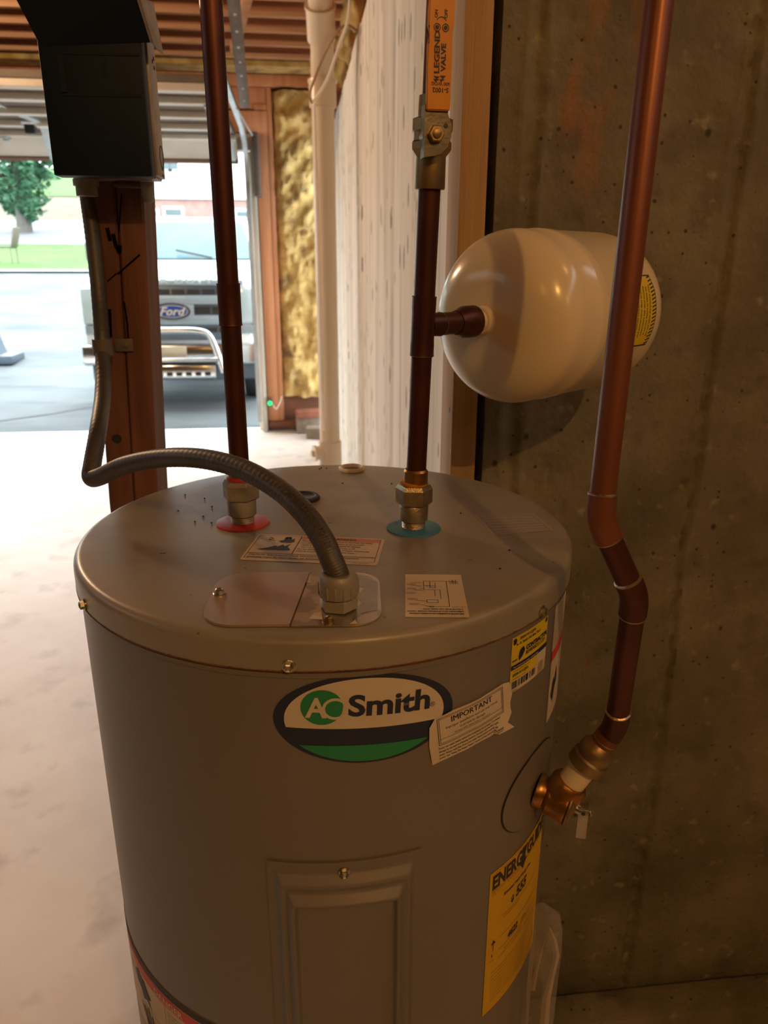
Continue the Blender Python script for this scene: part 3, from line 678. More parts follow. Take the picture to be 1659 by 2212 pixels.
# rusty seam under the lid
bm = B(); n = 700; top = []
for k in range(n):
    a = 2 * PI * k / n; r = RL + .0003
    w_ = .0010 + max(0, noise.noise(Vector((math.cos(a) * 6, math.sin(a) * 6, 2))) ) * .009 * (0.3 + abs(noise.noise(Vector((math.cos(a) * 90, math.sin(a) * 90, 5)))) * 1.6)
    up_ = .0006 + .0012 * abs(noise.noise(Vector((math.cos(a) * 70, math.sin(a) * 70, 9))))
    top.append((bm.verts.new((CX + r * math.cos(a), CY + r * math.sin(a), ZT - .0306 + up_)), bm.verts.new((CX + r * math.cos(a), CY + r * math.sin(a), ZT - .0312)), bm.verts.new((CX + (RB + .0012) * math.cos(a), CY + (RB + .0012) * math.sin(a), ZT - .0314)), bm.verts.new((CX + (RB + .0004) * math.cos(a), CY + (RB + .0004) * math.sin(a), ZT - .0306 - w_))))
for k in range(n):
    p, q = top[k], top[(k + 1) % n]
    for i in range(3): bm.faces.new((p[i], p[i + 1], q[i + 1], q[i]))
obj('rust_line', bm, 'rust', wh)
def CYL(r=RB, e=0.0004):
    def f(u, v): a = u / RB; return (CX + (r + e) * math.sin(a), CY - (r + e) * math.cos(a), v)
    return f
def hexbolt(pos, nrm, r=.0048, parent=wh, m='steel', name='screw'):
    bm = B(); lathe(bm, pos, nrm, [(-.001, r * 1.45), (.0012, r * 1.45), (.0016, r * 1.3)], 20)
    lathe(bm, pos, nrm, [(.0012, r), (.0048, r), (.0055, r * .7), (.0048, r * .45)], 6)
    return obj(name, bm, m, parent, sharp=25)
for dg in (-60.6, -9.1, 44.6, 110, 170, -120):
    a = math.radians(dg); hexbolt((CX + RL * math.sin(a), CY - RL * math.cos(a), ZT - .0250), (math.sin(a), -math.cos(a), 0), .0042)

# logo sticker: navy oval, white field, green disc and lettering
LC = (0.0207, 1.2742); LR = math.radians(-3.0)
def rotl(x, y):
    return LC[0] + x * math.cos(LR) - y * math.sin(LR), LC[1] + x * math.sin(LR) + y * math.cos(LR)
def lfn(e):
    g = CYL(RB, e)
    return lambda u, v: g(*rotl(u, v))
P = Print(); P.ellipse(0, 0, .0812, .0446, 90); lg = P.put('logo_sticker', 'navy', wh, lfn(.0004), cut=.004, label='oval navy, white and green maker logo')
def clipped(a, b, cx, cy, cond):
    return [(cx + a * math.cos(t), cy + b * math.sin(t)) for t in [2 * PI * k / 200 for k in range(200)] if cond(cy + b * math.sin(t))]
P = Print(); P.poly(clipped(.0715, .0405, 0, .0000, lambda y: y > -.0095)); P.put('white_field', 'paper_white', lg, lfn(.0007), cut=.004)
P = Print(); P.poly(clipped(.0735, .0425, 0, 0, lambda y: y < -.0255)); P.put('green_field', 'green', lg, lfn(.0007), cut=.004)
P = Print(); P.ellipse(-.0395, .0125, .0182, .0172, 60); P.put('green_disc', 'green', lg, lfn(.0010), cut=.004)
P = Print(); P.text('A', -.0525, .0030, .0270, bold=.0007, sx=.92); P.ring(-.0280, .0115, .0112, .0106, .0026); P.put('lettering', 'paper_white', lg, lfn(.0014), cut=.004)
P = Print(); P.text('Smith', -.0170, .0045, .0283, bold=.0009, sx=1.16, res=4); P.text('®', .0570, .0050, .0070, sx=1.0)
P.put('lettering', 'navy', lg, lfn(.0011), cut=.004)
# crumpled IMPORTANT notice, set askew over the logo's edge
IC = (0.1245, 1.2440); IR = math.radians(11)
IC = (0.1255, 1.2442); IR = math.radians(7.0)
def ifn(e):
    def f(u, v):
        x = IC[0] + u * math.cos(IR) - v * math.sin(IR); y = IC[1] + u * math.sin(IR) + v * math.cos(IR)
        w_ = .0008 + .0007 * noise.noise(Vector((u * 60, v * 60, 0))) + (.0035 * max(0, (abs(u) - .040)) / .008 if u > 0 else 0) + (.003 * max(0, -v - .016 + max(0, u) * .2) / .01 if u > .025 else 0)
        return CYL(RB, .0008 + e + max(0, w_))(x, y)
    return f
P = Print(); P.poly([(-.046, .016), (-.040, .0235), (-.020, .0250), (.010, .0242), (.036, .0250), (.0450, .0245), (.0475, .010), (.0455, .001), (.0455, -.010), (.0400, -.0190), (.0445, -.0250), (.0400, -.0262), (.015, -.0245), (-.020, -.0240), (-.0470, -.0250), (-.0480, -.004)])
im = P.put('notice_sticker', 'paper_white', wh, ifn(0), cut=.003, cuty=.003, label='crumpled cream notice sticker headed IMPORTANT')
P = Print(); P.border(-.0385, -.0065, .0375, .0228, .0005); P.border(-.0368, -.0050, .0358, .0214, .0004); P.rect(-.0368, -.0005, .0358, -.0001)
P.text('IMPORTANT', -.0005, .0140, .0085, align='CENTER', bold=.00010, sx=1.0)
P.text('Improper installation and use may result', -.0005, .0090, .0037, align='CENTER', shear=.15, sx=1.0)
P.text('in property damage.', -.0005, .0045, .0037, align='CENTER', shear=.15)
P.text('Fill tank with water before operation.', -.0005, .0008, .0028, align='CENTER')
for k, s in enumerate(('Never use water heater unless it is completely full of water. To prevent', 'damage to the tank and heating element, the tank must be filled with', 'water. Water must flow from a hot water faucet before turning on', 'power. See "Filling The Water Heater" section of the instruction manual.')):
    P.text(s, -.0395, -.0105 - k * .0036, .00265, sx=.93, bold=.00005)
P.text('100282853', .022, -.0235, .0024)
P.put('lettering', 'navy', im, ifn(.0008), cut=.003)
# yellow rewards sticker
def off(cx, cy, rot=0.0, e=.0004, r=RB):
    g = CYL(r, e); c, s = math.cos(rot), math.sin(rot)
    return lambda u, v: g(cx + u * c - v * s, cy + u * s + v * c)
YC = (0.2060, 1.2880)
P = Print(); P.rrect(-.0335, -.0315, .0335, .0300, .003); ye = P.put('rewards_sticker', 'yellow', wh, off(*YC), cut=.004, label='yellow and white rewards sticker under the lid')
P = Print(); P.rrect(.0125, -.0310, .0332, -.0030, .002); P.rrect(-.0333, -.0312, .0332, -.0180, .002); P.put('white_field', 'paper_white', ye, off(*YC, e=.0007), cut=.004)
P = Print(); P.rect(-.0335, -.0060, .0335, -.0010)
P.text('SPEW-9112-JJVX', -.008, .0235, .0040, align='CENTER', bold=.0001); P.text('A. O. Smith 502 Boe 7uml', -.006, .0185, .0040, align='CENTER', bold=.0001)
P.text('CONTRACTOR', -.0105, .0085, .0066, bold=.0003, sx=.92); P.text('REWARDS.COM', -.0105, .0030, .0062, sx=.86, bold=.0001)
P.poly([(-.0215, .001), (-.0165, .004), (-.0125, .0095), (-.0150, .0145), (-.0205, .0125), (-.0225, .006)])
P.poly([(-.0315, .0205), (-.028, .021), (-.0265, .025), (-.029, .0275), (-.032, .026)]); P.poly([(.0265, .0225), (.030, .0235), (.031, .027), (.0285, .028), (.0265, .026)])
P.text('PROFIT', -.0325, .0025, .0026, bold=.0001)
P.text('A.O.Smith Warranty Card', -.029, -.0092, .0026); P.text('SPEW-9112-JJVX', -.0305, -.0138, .0042, bold=.0001, sx=.9); P.text('Serial number / date / model', -.030, -.0172, .0018)
for k in range(42):
    if random.random() < .72: P.rect(-.031 + k * .0010, -.0270, -.031 + k * .0010 + random.choice((.0004, .0007)), -.0192)
P.text('Tear/Peel', -.031, -.0303, .0024)
P.put('lettering', 'navy', ye, off(*YC, e=.0010), cut=.003)
P = Print(); P.text('Your rewards are waiting - activate today', -.0305, -.0045, .0026, sx=1.0, bold=.00005); P.put('reversed_lettering', 'paper_white', ye, off(*YC, e=.0013), cut=.003)
# tall warning sticker round the right side
DC = (0.2990, 1.2470)
P = Print(); P.rrect(-.0385, -.0700, .0385, .0705, .002); da = P.put('side_warning_sticker', 'paper', wh, off(*DC), cut=.004, label='tall pale warning sticker wrapping round the right side')
P = Print(); P.rect(-.0385, .0050, .0385, .0170); P.put('red_band', 'red', da, off(*DC, e=.0007), cut=.004)
P = Print()
for k in range(17): P.text('Read and follow all labels and the manual first', -.034, .0640 - k * .0028 , .0024, sx=.95)
P.poly([(-.030, -.040), (-.024, -.020), (-.018, -.026), (-.012, -.010), (-.008, -.030), (-.016, -.036), (-.022, -.050)])
P.rect(-.0385, -.07, -.0378, .07)
P.put('lettering', 'ink', da, off(*DC, e=.0010), cut=.004)
# energy guide
EC = (0.2235, 0.9455)
P = Print(); P.rect(-.0625, -.1005, .0625, .1005); en = P.put('energy_label', 'energy', wh, off(*EC, e=.0005), cut=.004, label='large yellow energy rating label low on the right side')
P = Print(); P.rect(-.0595, .0745, .0595, .0750)
P.text('ENERGYGUIDE', -.0590, .0775, .0250, bold=.0011, sx=.72)
P.poly([(-.004, .096), (.004, .096), (.004, .078), (.009, .078), (0, .066), (-.009, .078), (-.004, .078)])
P.text('U.S. Government    Federal law prohibits removal of this label before consumer purchase', -.058, .0975, .0018)
P.text('Water Heater - Electric       Capacity (first hour rating)', -.058, .0715, .0022); P.text('Storage Tank', -.058, .0685, .0022)
P.text('Estimated Yearly Energy Cost', -.037, .0560, .0060, bold=.00015, sx=.8)
P.text('$', -.022, .0350, .0110, bold=.0006); P.text('555', -.0120, .0350, .0190, bold=.0008, sx=.85, shear=.1)
for y in (.028, .0, -.018, -.030): P.rect(-.040, y, .050, y + .0005)
P.text('Cost Range of Similar Models', -.035, .0235, .0028)
P.poly([(-.055, -.002), (-.051, .004), (-.047, -.002)]); P.rect(-.0515, -.012, -.0505, -.002); P.text('$', -.054, -.02, .006); P.text('Estimated', -.056, -.026, .002)
P.text('4622', -.0240, -.0150, .0125, bold=.0006, sx=.85, shear=.1); P.text('kWh', .006, -.0150, .0060)
P.text('Estimated Yearly Electricity Use', -.030, -.0250, .0030)
for k in range(9): P.text('Your cost will depend on your utility rates and use; based on standard tests', -.052, -.045 - k * .0052, .0024, sx=1.0)
P.put('lettering', 'ink', en, off(*EC, e=.0008), cut=.004)
# large danger sticker low on the left
GC = (-0.245, 0.872)
P = Print(); P.rrect(-.145, -.100, .145, .0145, .002); dg_ = P.put('danger_sticker', 'paper', wh, off(*GC), cut=.005, label='wide danger sticker with a red band, low on the left')
P = Print(); P.rect(-.145, .0045, .145, .0145); P.put('dark_edge', 'ink', dg_, off(*GC, e=.0007), cut=.005)
P = Print(); P.rect(-.145, -.0120, .145, .0030); P.put('red_band', 'red', dg_, off(*GC, e=.0007), cut=.005)
P = Print(); P.text('DANGER', .000, -.0090, .0130, bold=.0004); P.put('reversed_lettering', 'paper_white', dg_, off(*GC, e=.0011), cut=.005)
P = Print(); P.rect(.020, -.1, .0206, -.012); P.rect(-.145, -.055, .020, -.0544)
for k in range(12): P.text('Hot water burns. Water temperature over 125 F can cause severe burns instantly.', .025, -.0200 - k * .0050, .0040, sx=.9)
P.poly([(-.055, -.020), (-.045, -.014), (-.035, -.022), (-.030, -.018), (-.020, -.030), (-.012, -.034), (-.020, -.040), (-.012, -.052), (-.024, -.044), (-.034, -.050), (-.040, -.040), (-.052, -.036)])
for k in range(5): P.line(-.03 + k * .006, -.085, -.045 + k * .010, -.058 + abs(k - 2) * -.003, .0035)
P.poly([(-.034, -.083), (-.002, -.083), (.006, -.100), (-.030, -.100)])
for k in range(3): P.line(-.09 + k * .012, -.022, -.082 + k * .012, -.034, .002)
P.put('lettering', 'ink', dg_, off(*GC, e=.0010), cut=.005)

# element access panel, embossed
PC = (-0.0005, 0.86)
def panel_h(u, v):
    """height of the pressed cover: flat flange, double stepped slope rising inward, then a recessed field"""
    du = min(u + .0735, .0735 - u); dv = (.2632 - v) / 1.45
    d = min(du, dv)
    if d < 0: return 0
    def ramp(a, b2, hh): return hh * max(0, min(1, (d - a) / (b2 - a)))
    return .0012 + ramp(.0075, .0150, .0080) - ramp(.0160, .0180, .0016) + ramp(.0190, .0265, .0085) - ramp(.0270, .0300, .0090)
bm = B(); us = [-.0735 + .147 * i / 110 for i in range(111)]; vs_ = [-.25 + .5132 * j / 240 for j in range(241)]
G = [[bm.verts.new(CYL(RB, panel_h(u, v) + .0006)(PC[0] + u, PC[1] + v)) for v in vs_] for u in us]
for i in range(110):
    for j in range(240): bm.faces.new((G[i][j], G[i + 1][j], G[i + 1][j + 1], G[i][j + 1]))
ap = obj('access_panel', bm, 'tank', wh, sharp=180)
hexbolt(CYL(RB, .0018)(-.0017, 1.1118), (0, -1, 0), .0040, ap)

# T and P valve opening disc
TH = math.radians(48.0); tn = Vector((math.sin(TH), -math.cos(TH), 0))
def discfn(e): return off(0.2360, 1.1150, e=e)
P = Print(); P.ellipse(0, 0, .0625, .0450, 70); P.put('insulation_plug_disc', 'tank', wh, discfn(.0016), cut=.003)
P = Print(); P.ring(0, 0, .0640, .0462, .0018, 70); P.put('plug_gap', 'ink', wh, discfn(.0009), cut=.003)

# relief valve
rv = thing('relief_valve', 'brass temperature and pressure relief valve with a steel lever on the heater side', 'valve', (.245, .655, 1.10))
V0 = Vector(CYL(RB, 0)(math.radians(50.5) * RB, 1.1045)); VN = Vector((math.sin(math.radians(58)), -math.cos(math.radians(58)), -0.20)).normalized()
bm = B(); lathe(bm, V0 + VN * .0015, VN, [(0, .0185), (.004, .0190), (.009, .0170), (.013, .0145), (.016, .0145)], 28); obj('inlet_neck', bm, 'brass', rv)
bm = B(); lathe(bm, V0 + VN * .0130, VN, [(0, .0175), (.003, .0200), (.018, .0215), (.021, .0228), (.024, .0228), (.0245, .020)], 24); obj('valve_body', bm, 'brass', rv, sharp=25)
bm = B(); lathe(bm, V0 + VN * .0374, VN, [(0, .0215), (.0012, .0232), (.003, .0232), (.0045, .0205), (.0045, .0190), (.0065, .0170), (.0085, .0075)], 36); obj('bonnet', bm, 'brass_dull', rv)
OUT0 = V0 + VN * .025
EL = at_d(1330, 1570, .77)
OD = (EL - OUT0).normalized()
bm = B(); lathe(bm, OUT0, OD, [(.004, .0200), (.024, .0200), (.028, .0175)], 28); obj('outlet_boss', bm, 'brass', rv)
CAP = V0 + VN * .0455
bm = B(); lathe(bm, CAP, VN, [(0, .006), (.006, .006)], 16); obj('stem', bm, 'steel', rv)
LN = Vector((-.30, -.95, 0)).normalized(); LS_ = Vector((.95, -.30, 0)).normalized()
mt = Matrix.Translation(CAP + VN * .007 + Vector((0, -.003, 0))) @ Matrix(((LS_.x, LN.x, 0, 0), (LS_.y, LN.y, 0, 0), (0, 0, 1, 0), (0, 0, 0, 1)))
bm = B(); box(bm, -.0055, .0055, 0, .0018, -.033, .004, .0008, mt); box(bm, .0040, .0055, -.009, .0005, -.030, .006, .0004, mt); box(bm, -.0055, .0055, -.008, .0015, .003, .006, .001, mt)
lv = obj('lever', bm, 'steel', rv)
bm = B(); lathe(bm, mt @ Vector((0, .0018, 0)), LN, [(0, .0020), (.0006, .0022)], 12); obj('pivot_hole', bm, 'black', lv)
bm = B(); tube(bm, catmull([mt @ Vector((.0045, -.003, -.002)), mt @ Vector((.0085, -.002, -.005)), mt @ Vector((.0075, -.001, .001)), mt @ Vector((.0045, -.003, -.0005))], 5), .0010, 8); obj('split_pin', bm, 'steel', rv)

# relief discharge pipe
rp = thing('relief_pipe', 'copper discharge pipe bending up from the relief valve in front of the dark wall', 'pipe', EL)
q = [OUT0 + OD * .028, OUT0 + OD * .050]
bm = B(); lathe(bm, OUT0, OD, [(.024, .0145), (.056, .0145)], 24); obj('threaded_nipple', bm, 'pvc', rp)
Ld = (EL - OUT0).length
bm = B(); lathe(bm, OUT0, OD, [(.052, .0155), (.052, .0195), (.064, .0198), (.066, .0175), (.070, .0185), (.078, .0180), (.085, .0125)], 32); obj('union_adapter', bm, 'brass_dull', rp)
bm = B(); lathe(bm, OUT0, OD, [(.082, .0128), (Ld - .012, .0128)], 24); obj('stub', bm, 'copper', rp)
A = [at_d(1430, -60, .552), at_d(1316, 950, .632), at_d(1300, 1068, .642)]
E1 = at_d(1296, 1120, .647); E2 = at_d(1372, 1288, .672); E3 = EL
up0 = at_d(1437, -120, .546)
def pipe(name, a, b, r=.0111, m='copper', seg=32):
    bm = B(); tube(bm, [a, b], r, seg); return obj(name, bm, m, rp)
def elbow(name, a, c, b, r=.0126, m='copper'):
    pts = []
    for k in range(13):
        t = k / 12; pts.append(a * (1 - t) ** 2 + c * 2 * t * (1 - t) + b * t ** 2)
    a2 = a + (a - c).normalized() * .008; b2 = b + (b - c).normalized() * .008
    bm = B(); tube(bm, [a2] + pts + [b2], r, 32); o = obj(name, bm, m, rp, sharp=60)
    for p, d in ((a2, (a - c).normalized()), (b2, (b - c).normalized())):
        bm = B(); lathe(bm, p - d * .0008, d, [(0, r + .0003), (.0012, r + .0002), (.0022, r - .0012)], 32); obj('solder_ring', bm, 'solder', o)
    return o
def along(p, q_, d): return p + (q_ - p).normalized() * d
e1a, e1b = along(E1, up0, .014), along(E1, E2, .014)
e2a, e2b = along(E2, E1, .010), along(E2, EL, .014)
e3a, e3b = along(EL, E2, .016), along(EL, OUT0, .012)
pipe('upright_pipe', e1a, up0); elbow('upper_elbow', e1a, E1, e1b); pipe('slanting_pipe', e1b, e2a, m='copper_dark'); elbow('middle_elbow', e2a, E2, e2b, m='copper_dark')
pipe('lower_pipe', e2b, e3a, m='copper_dark'); elbow('lower_elbow', e3a, EL, e3b, m='copper_dark')

# lid fittings ----------------------------------------------------------
def LID(cx, cy, rot=0.0, e=.0004):
    c, s = math.cos(rot), math.sin(rot)
    return lambda u, v: (cx + u * c - v * s, cy + u * s + v * c, ZT + e)
def water_fitting(x, y, ringm, nutm, kn, lab):
    bm = B(); n = 48
    lathe(bm, (x, y, ZT), (0, 0, 1), [(.0002, .0315), (.0016, .0312), (.0022, .029), (.0022, .012)], n, cap=False); rg = obj(lab, bm, ringm, wh)
    for k in range(16):
        a = 2 * PI * k / 16; P = Print(); 
    P = Print()
    word = 'HOT' if ringm == 'ring_red' else 'COLD'
    for k, ch in enumerate(word):
        a = math.radians(150 - k * 14 if word == 'HOT' else 165 - k * 14)
        P.text(ch, math.cos(a) * .0215, math.sin(a) * .0215, .0085, rot=a - PI / 2, bold=.0002)
    P.put('raised_letters', ringm, rg, LID(x, y, 0, .0026))
    bm = B(); prof = []
    for k in range(5): prof += [(.0018 + k * .0018, .0128), (.0027 + k * .0018, .0135)]
    lathe(bm, (x, y, ZT), (0, 0, 1), prof + [(.012, .0125)], 32); obj('nipple_thread', bm, nutm, wh)
    bm = B(); lathe(bm, (x, y, ZT), (0, 0, 1), [(.0105, .0145), (.012, .0165), (.028, .0168), (.030, .0160), (.0305, .015)], 48)
    if kn:
        for v in bm.verts:
            pass
    obj('collar', bm, nutm, wh)
    bm = B(); lathe(bm, (x, y, ZT), (0, 0, 1), [(.030, .0180), (.0325, .0212), (.049, .0212), (.0535, .0185), (.0545, .014)], 6, phase=.35); obj('union_nut', bm, nutm, wh, sharp=15)
    bm = B(); lathe(bm, (x, y, ZT), (0, 0, 1), [(.0535, .0150), (.0550, .0158), (.0570, .0156), (.0580, .0140)], 32); obj('gasket', bm, 'ring_red' if ringm == 'ring_red' else 'orange', wh)
XH, YH = -0.073, 0.846; XK, YK = 0.125, 0.807
M['knurl'] = mat('knurled_steel', (0.46, 0.38, 0.27), 0.35, 0.9, var=(0.30, 0.24, 0.16), scale=60, detail=2, bump=.25, bscale=600)
water_fitting(XH, YH, 'ring_red', 'nut_grey', False, 'red_ring'); water_fitting(XK, YK, 'ring_blue', 'knurl', True, 'blue_ring')

def vpipe(root, name, x, y, z0, z1, r=.0111, m='copper_dark', dx=0, dy=0):
    bm = B(); tube(bm, [(x, y, z0), (x + dx, y + dy, z1)], r, 36); return obj(name, bm, m, root)
hp0 = thing('hot_water_pipe', 'dark copper pipe rising from the red ring on the heater lid', 'pipe', (XH, YH, ZT + .055))
vpipe(hp0, 'upright_pipe', XH, YH, ZT + .050, 2.62)
zc0, zc1 = at_y(498, 703, YH).z, at_y(495, 612, YH).z
bm = B(); lathe(bm, (XH, YH, zc0), (0, 0, 1), [(0, .0112), (0, .0128), (.0015, .0124), (zc1 - zc0 - .0015, .0124), (zc1 - zc0, .0128), (zc1 - zc0, .0112)], 36, cap=False); obj('coupling', bm, 'copper_dark', hp0)
bm = B(); lathe(bm, (XH, YH, ZT + .056), (0, 0, 1), [(0, .0115), (0, .0135), (.016, .0135), (.018, .0118)], 32, cap=False); obj('adapter', bm, 'brass_dull', hp0)

# cold pipe leans a little: passes the tee and the ball valve
cp0 = thing('cold_water_pipe', 'copper pipe rising from the blue ring with a tee to the expansion tank', 'pipe', (XK, YK, ZT + .055))
def cpt(z): t = (z - ZT) / (1.578 - ZT); return Vector((XK + (.1305 - XK) * t, YK + (.800 - YK) * t, z))
zt0, zt1 = at_y(907, 768, .80).z, at_y(918, 640, .80).z
zv0, zv1 = at_y(925, 410, .80).z, at_y(930, 340, .80).z
zv2 = at_y(930, 258, .80).z
def cseg(name, za, zb, r, m='copper_dark', parent=cp0):
    bm = B(); tube(bm, [cpt(za), cpt(zb)], r, 36); return obj(name, bm, m, parent)
cseg('lower_pipe', ZT + .050, zt0 + .004, .0111); cseg('upper_pipe', zt1 - .004, zv0 + .01, .0111)
bm = B(); lathe(bm, cpt(ZT + .056), (0, 0, 1), [(0, .0118), (0, .0138), (.0135, .0138), (.016, .0118)], 32, cap=False); obj('adapter', bm, 'brass', cp0)
cax = (cpt(1.7) - cpt(1.4)).normalized()
bm = B(); Lt = (cpt(zt1) - cpt(zt0)).length; zb_ = at_y(950, 703, .80).z
lathe(bm, cpt(zt0), cax, [(0, .0112), (0, .0131), (.002, .0127), (.012, .0127), (.016, .0124), (Lt - .016, .0124), (Lt - .012, .0127), (Lt - .002, .0127), (Lt, .0131), (Lt, .0112)], 36, cap=False)
AZ = math.radians(51); BD = Vector((math.sin(AZ), math.cos(AZ), 0.0)).normalized(); BC = cpt(zb_)
lathe(bm, BC, BD, [(.006, .0120), (.024, .0124), (.026, .0127)], 32); tee = obj('tee', bm, 'copper_dark', cp0)
bm = B(); lathe(bm, BC, BD, [(.025, .0121), (.060, .0121)], 32); obj('branch_stub', bm, 'copper_dark', cp0)
bm = B(); lathe(bm, BC, BD, [(.0262, .0130), (.0280, .0124)], 32); obj('solder_ring', bm, 'solder', tee)
bm = B(); lathe(bm, cpt(zt0 - .0015), cax, [(0, .0113), (.001, .0130), (.002, .0130)], 32); obj('solder_ring', bm, 'solder', tee)
bm = B(); lathe(bm, BC, BD, [(.054, .0130), (.062, .0150), (.068, .0175), (.084, .0178), (.0855, .0165)], 24); obj('branch_adapter', bm, 'copper_dark', cp0, sharp=30)
# ball valve with long lever
bv = thing('ball_valve', 'brass ball valve with an orange lever handle on the cold pipe', 'valve', cpt(zv0))
bm = B(); Lv = zv1 - zv0; lathe(bm, cpt(zv0), cax, [(0, .0113), (0, .0148), (.002, .0152), (Lv, .0146)], 36); obj('lower_socket', bm, 'brass_dull', bv)
Lb = zv2 - zv1
bm = B(); lathe(bm, cpt(zv1), cax, [(-.001, .0150), (.004, .0190), (.006, .0205), (Lb * .35, .0205), (Lb * .4, .0188), (Lb * .62, .0188), (Lb * .66, .0208), (Lb * .95, .0208), (Lb, .0165)], 8, phase=.25); obj('valve_body', bm, 'brass_dull', bv, sharp=20)
bm = B(); lathe(bm, cpt(zv2 - .001), cax, [(0, .0145), (.020, .0142)], 32); obj('upper_socket', bm, 'brass_dull', bv)
bm = B(); tube(bm, [cpt(zv2 + .012), cpt(2.62)], .0111, 36); obj('upper_pipe', bm, 'copper_dark', bv)
SP = at_y(939, 291, .770); sn_ = Vector((.12, -1, .02)).normalized()
bm = B(); lathe(bm, SP + Vector((-.003, .022, 0)), sn_, [(0, .0115), (.020, .0110), (.022, .0095)], 24); obj('stem_boss', bm, 'brass_dull', bv)
# handle mount plate: rounded steel plate facing the viewer
sx = Vector((1, .12, 0)).normalized(); 
def hfn(x, z, d): return SP + sx * x + Vector((0, 0, 1)) * z + sn_ * d
out = [(-.0108, -.019), (-.004, -.0185)]
for k in range(9): a = math.radians(-80 + k * 20); out.append((.0015 + .0155 * math.cos(a), -.002 + .0165 * math.sin(a)))
out = [(-.0108, -.0200), (-.002, -.0185), (.006, -.0165), (.0125, -.010), (.0155, -.002), (.0160, .008), (.0130, .0150), (.0118, .018), (.0118, .0205), (-.0108, .0205)]
bm = B(); prism(bm, out, hfn, 0, .0022); mp = obj('handle_plate', bm, 'dull_steel', bv)
bm = B(); prism(bm, [(-.0108, 0), (-.0090, 0), (-.0090, 1), (-.0108, 1)], lambda x, z, d: hfn(x, -.0200 + z * .045, d), -.010, .002); obj('plate_flange', bm, 'dull_steel', bv)
bm = B(); lathe(bm, hfn(0, 0, .0022), sn_, [(0, .0085), (.001, .0085), (.001, .0078), (.005, .0078), (.0058, .0068)], 6); obj('nut', bm, 'brass_dull', mp, sharp=20)
bm = B(); lathe(bm, hfn(0, 0, .0070), sn_, [(0, .0042), (.0025, .0042), (.003, .0034)], 20); obj('stem_end', bm, 'brass_dull', mp)
bm = B(); lathe(bm, hfn(.0100, .0075, .0022), sn_, [(0, .0021), (.0004, .0021)], 12); obj('rivet_hole', bm, 'black', mp)
# orange grip: runs upward, bent a little toward the viewer
def gfn(x, z, d):
    k = .6; return SP + sx * (x + .0008) + Vector((0, 0, 1)) * z + sn_ * (d + .004 * k)
zt_ = at_y(945, -20, .77).z - SP.z
gr = [(-.0108, .0195), (.0118, .0195), (.0124, .055), (.0124, .073), (.0112, .0805), (.0136, .088), (.0142, zt_ - .008), (.0105, zt_), (-.006, zt_), (-.0098, zt_ - .006), (-.0104, .088), (-.0082, .0805), (-.0104, .073), (-.0104, .055)]
bm = B(); prism(bm, gr, gfn, -.003, .0035); 
bmesh.ops.bevel(bm, geom=[e for e in bm.edges if e.calc_length() > .0065 or True], offset=.0009, segments=2, affect='EDGES')
gp = obj('grip', bm, 'orange', bv, sharp=40)
# lettering on the grip (reads downward)
def gl(e): return lambda u, v: gfn(.0010 + v, .026 + u, .0035 + e)
P = Print(); zz = zt_ - .026
def gt(t, z, x, size, deg, **k):
    """text centred at (x, z) on the grip, turned deg in the grip's own plane as the viewer sees it"""
    b = text_bm(t, size, align='CENTER', **k); c, q_ = math.cos(math.radians(deg)), math.sin(math.radians(deg))
    for v in b.verts:
        tx, ty = v.co.x, v.co.y - size * .35
        v.co = Vector((z + tx * q_ + ty * c - .026, x + tx * c - ty * q_ - .001, 0))
    me = bpy.data.meshes.new('x'); b.to_mesh(me); b.free(); P.tb.from_mesh(me); bpy.data.meshes.remove(me)
gt('S-1002', .0360, .002, .0056, 180, bold=.0001); gt('600 WOG', .0412, .002, .0040, 180, bold=.00006)
gt('LEGEND', .0665, -.0022, .0068, 90, bold=.00022, sx=1.35); gt('VALVE', .0625, .0040, .0062, 90, bold=.00022, sx=1.25)
P.poly([(.0165, -.004), (.0190, .0), (.0190, -.006)]); P.poly([(.0165, .001), (.0190, .005), (.0190, .0)]); P.poly([(.0185, -.003), (.0215, -.006), (.021, .0)]); P.poly([(.019, .003), (.022, .0), (.022, .006)])
for qy in (-.0035, .0045): P.ring(.0600, qy, .0033, .0033, .0007, 20); P.ellipse(.0600, qy, .0018, .0018, 10)
P.ring(.0615, .0005, .007, .0058, .0006, 16, a0=-.95, a1=.95)
gt('ON', .0965, -.0035, .0040, 90, bold=.00008); gt('OFF', .0970, .0055, .0040, 90, bold=.00008)
P.put('lettering', 'ink', gp, gl(.0004))

# expansion tank -------------------------------------------------------
et = thing('expansion_tank', 'small cream thermal expansion tank hanging sideways off the cold pipe', 'tank', BC + BD * .2)
RE = 0.1010
NP = BC + BD * .0860
bm = B(); lathe(bm, NP, BD, [(0, .0120), (.010, .0120), (.010, .0150), (.014, .0155), (.018, .0165)], 32); obj('neck', bm, 'pvc', et)
N0 = BC + BD * .1035
bm = B(); prof = [(0, .0005), (.0002, .015), (.003, .030)]
for k in range(1, 15):
    a = PI / 2 * k / 14; prof.append((.0030 + .052 * (1 - math.cos(a)) , .030 + (RE - .030) * math.sin(a) ** .9))
LE = 0.292
prof += [(.086, RE), (.0875, RE + .0008), (.091, RE + .0012), (.104, RE + .0012), (.107, RE + .0006), (.109, RE), (LE - .07, RE)]
for k in range(1, 12):
    a = PI / 2 * k / 11; prof.append((LE - .07 + .07 * math.sin(a), .03 + (RE - .03) * math.cos(a)))
prof.append((LE, .0005)); lathe(bm, N0, BD, prof, 96, cap=False)
shell = obj('shell', bm, 'exp', et, sharp=50)
bm = B(); lathe(bm, N0 + BD * LE, BD, [(-.001, .010), (.012, .010), (.013, .006)], 16); obj('air_valve_cap', bm, 'black', et)
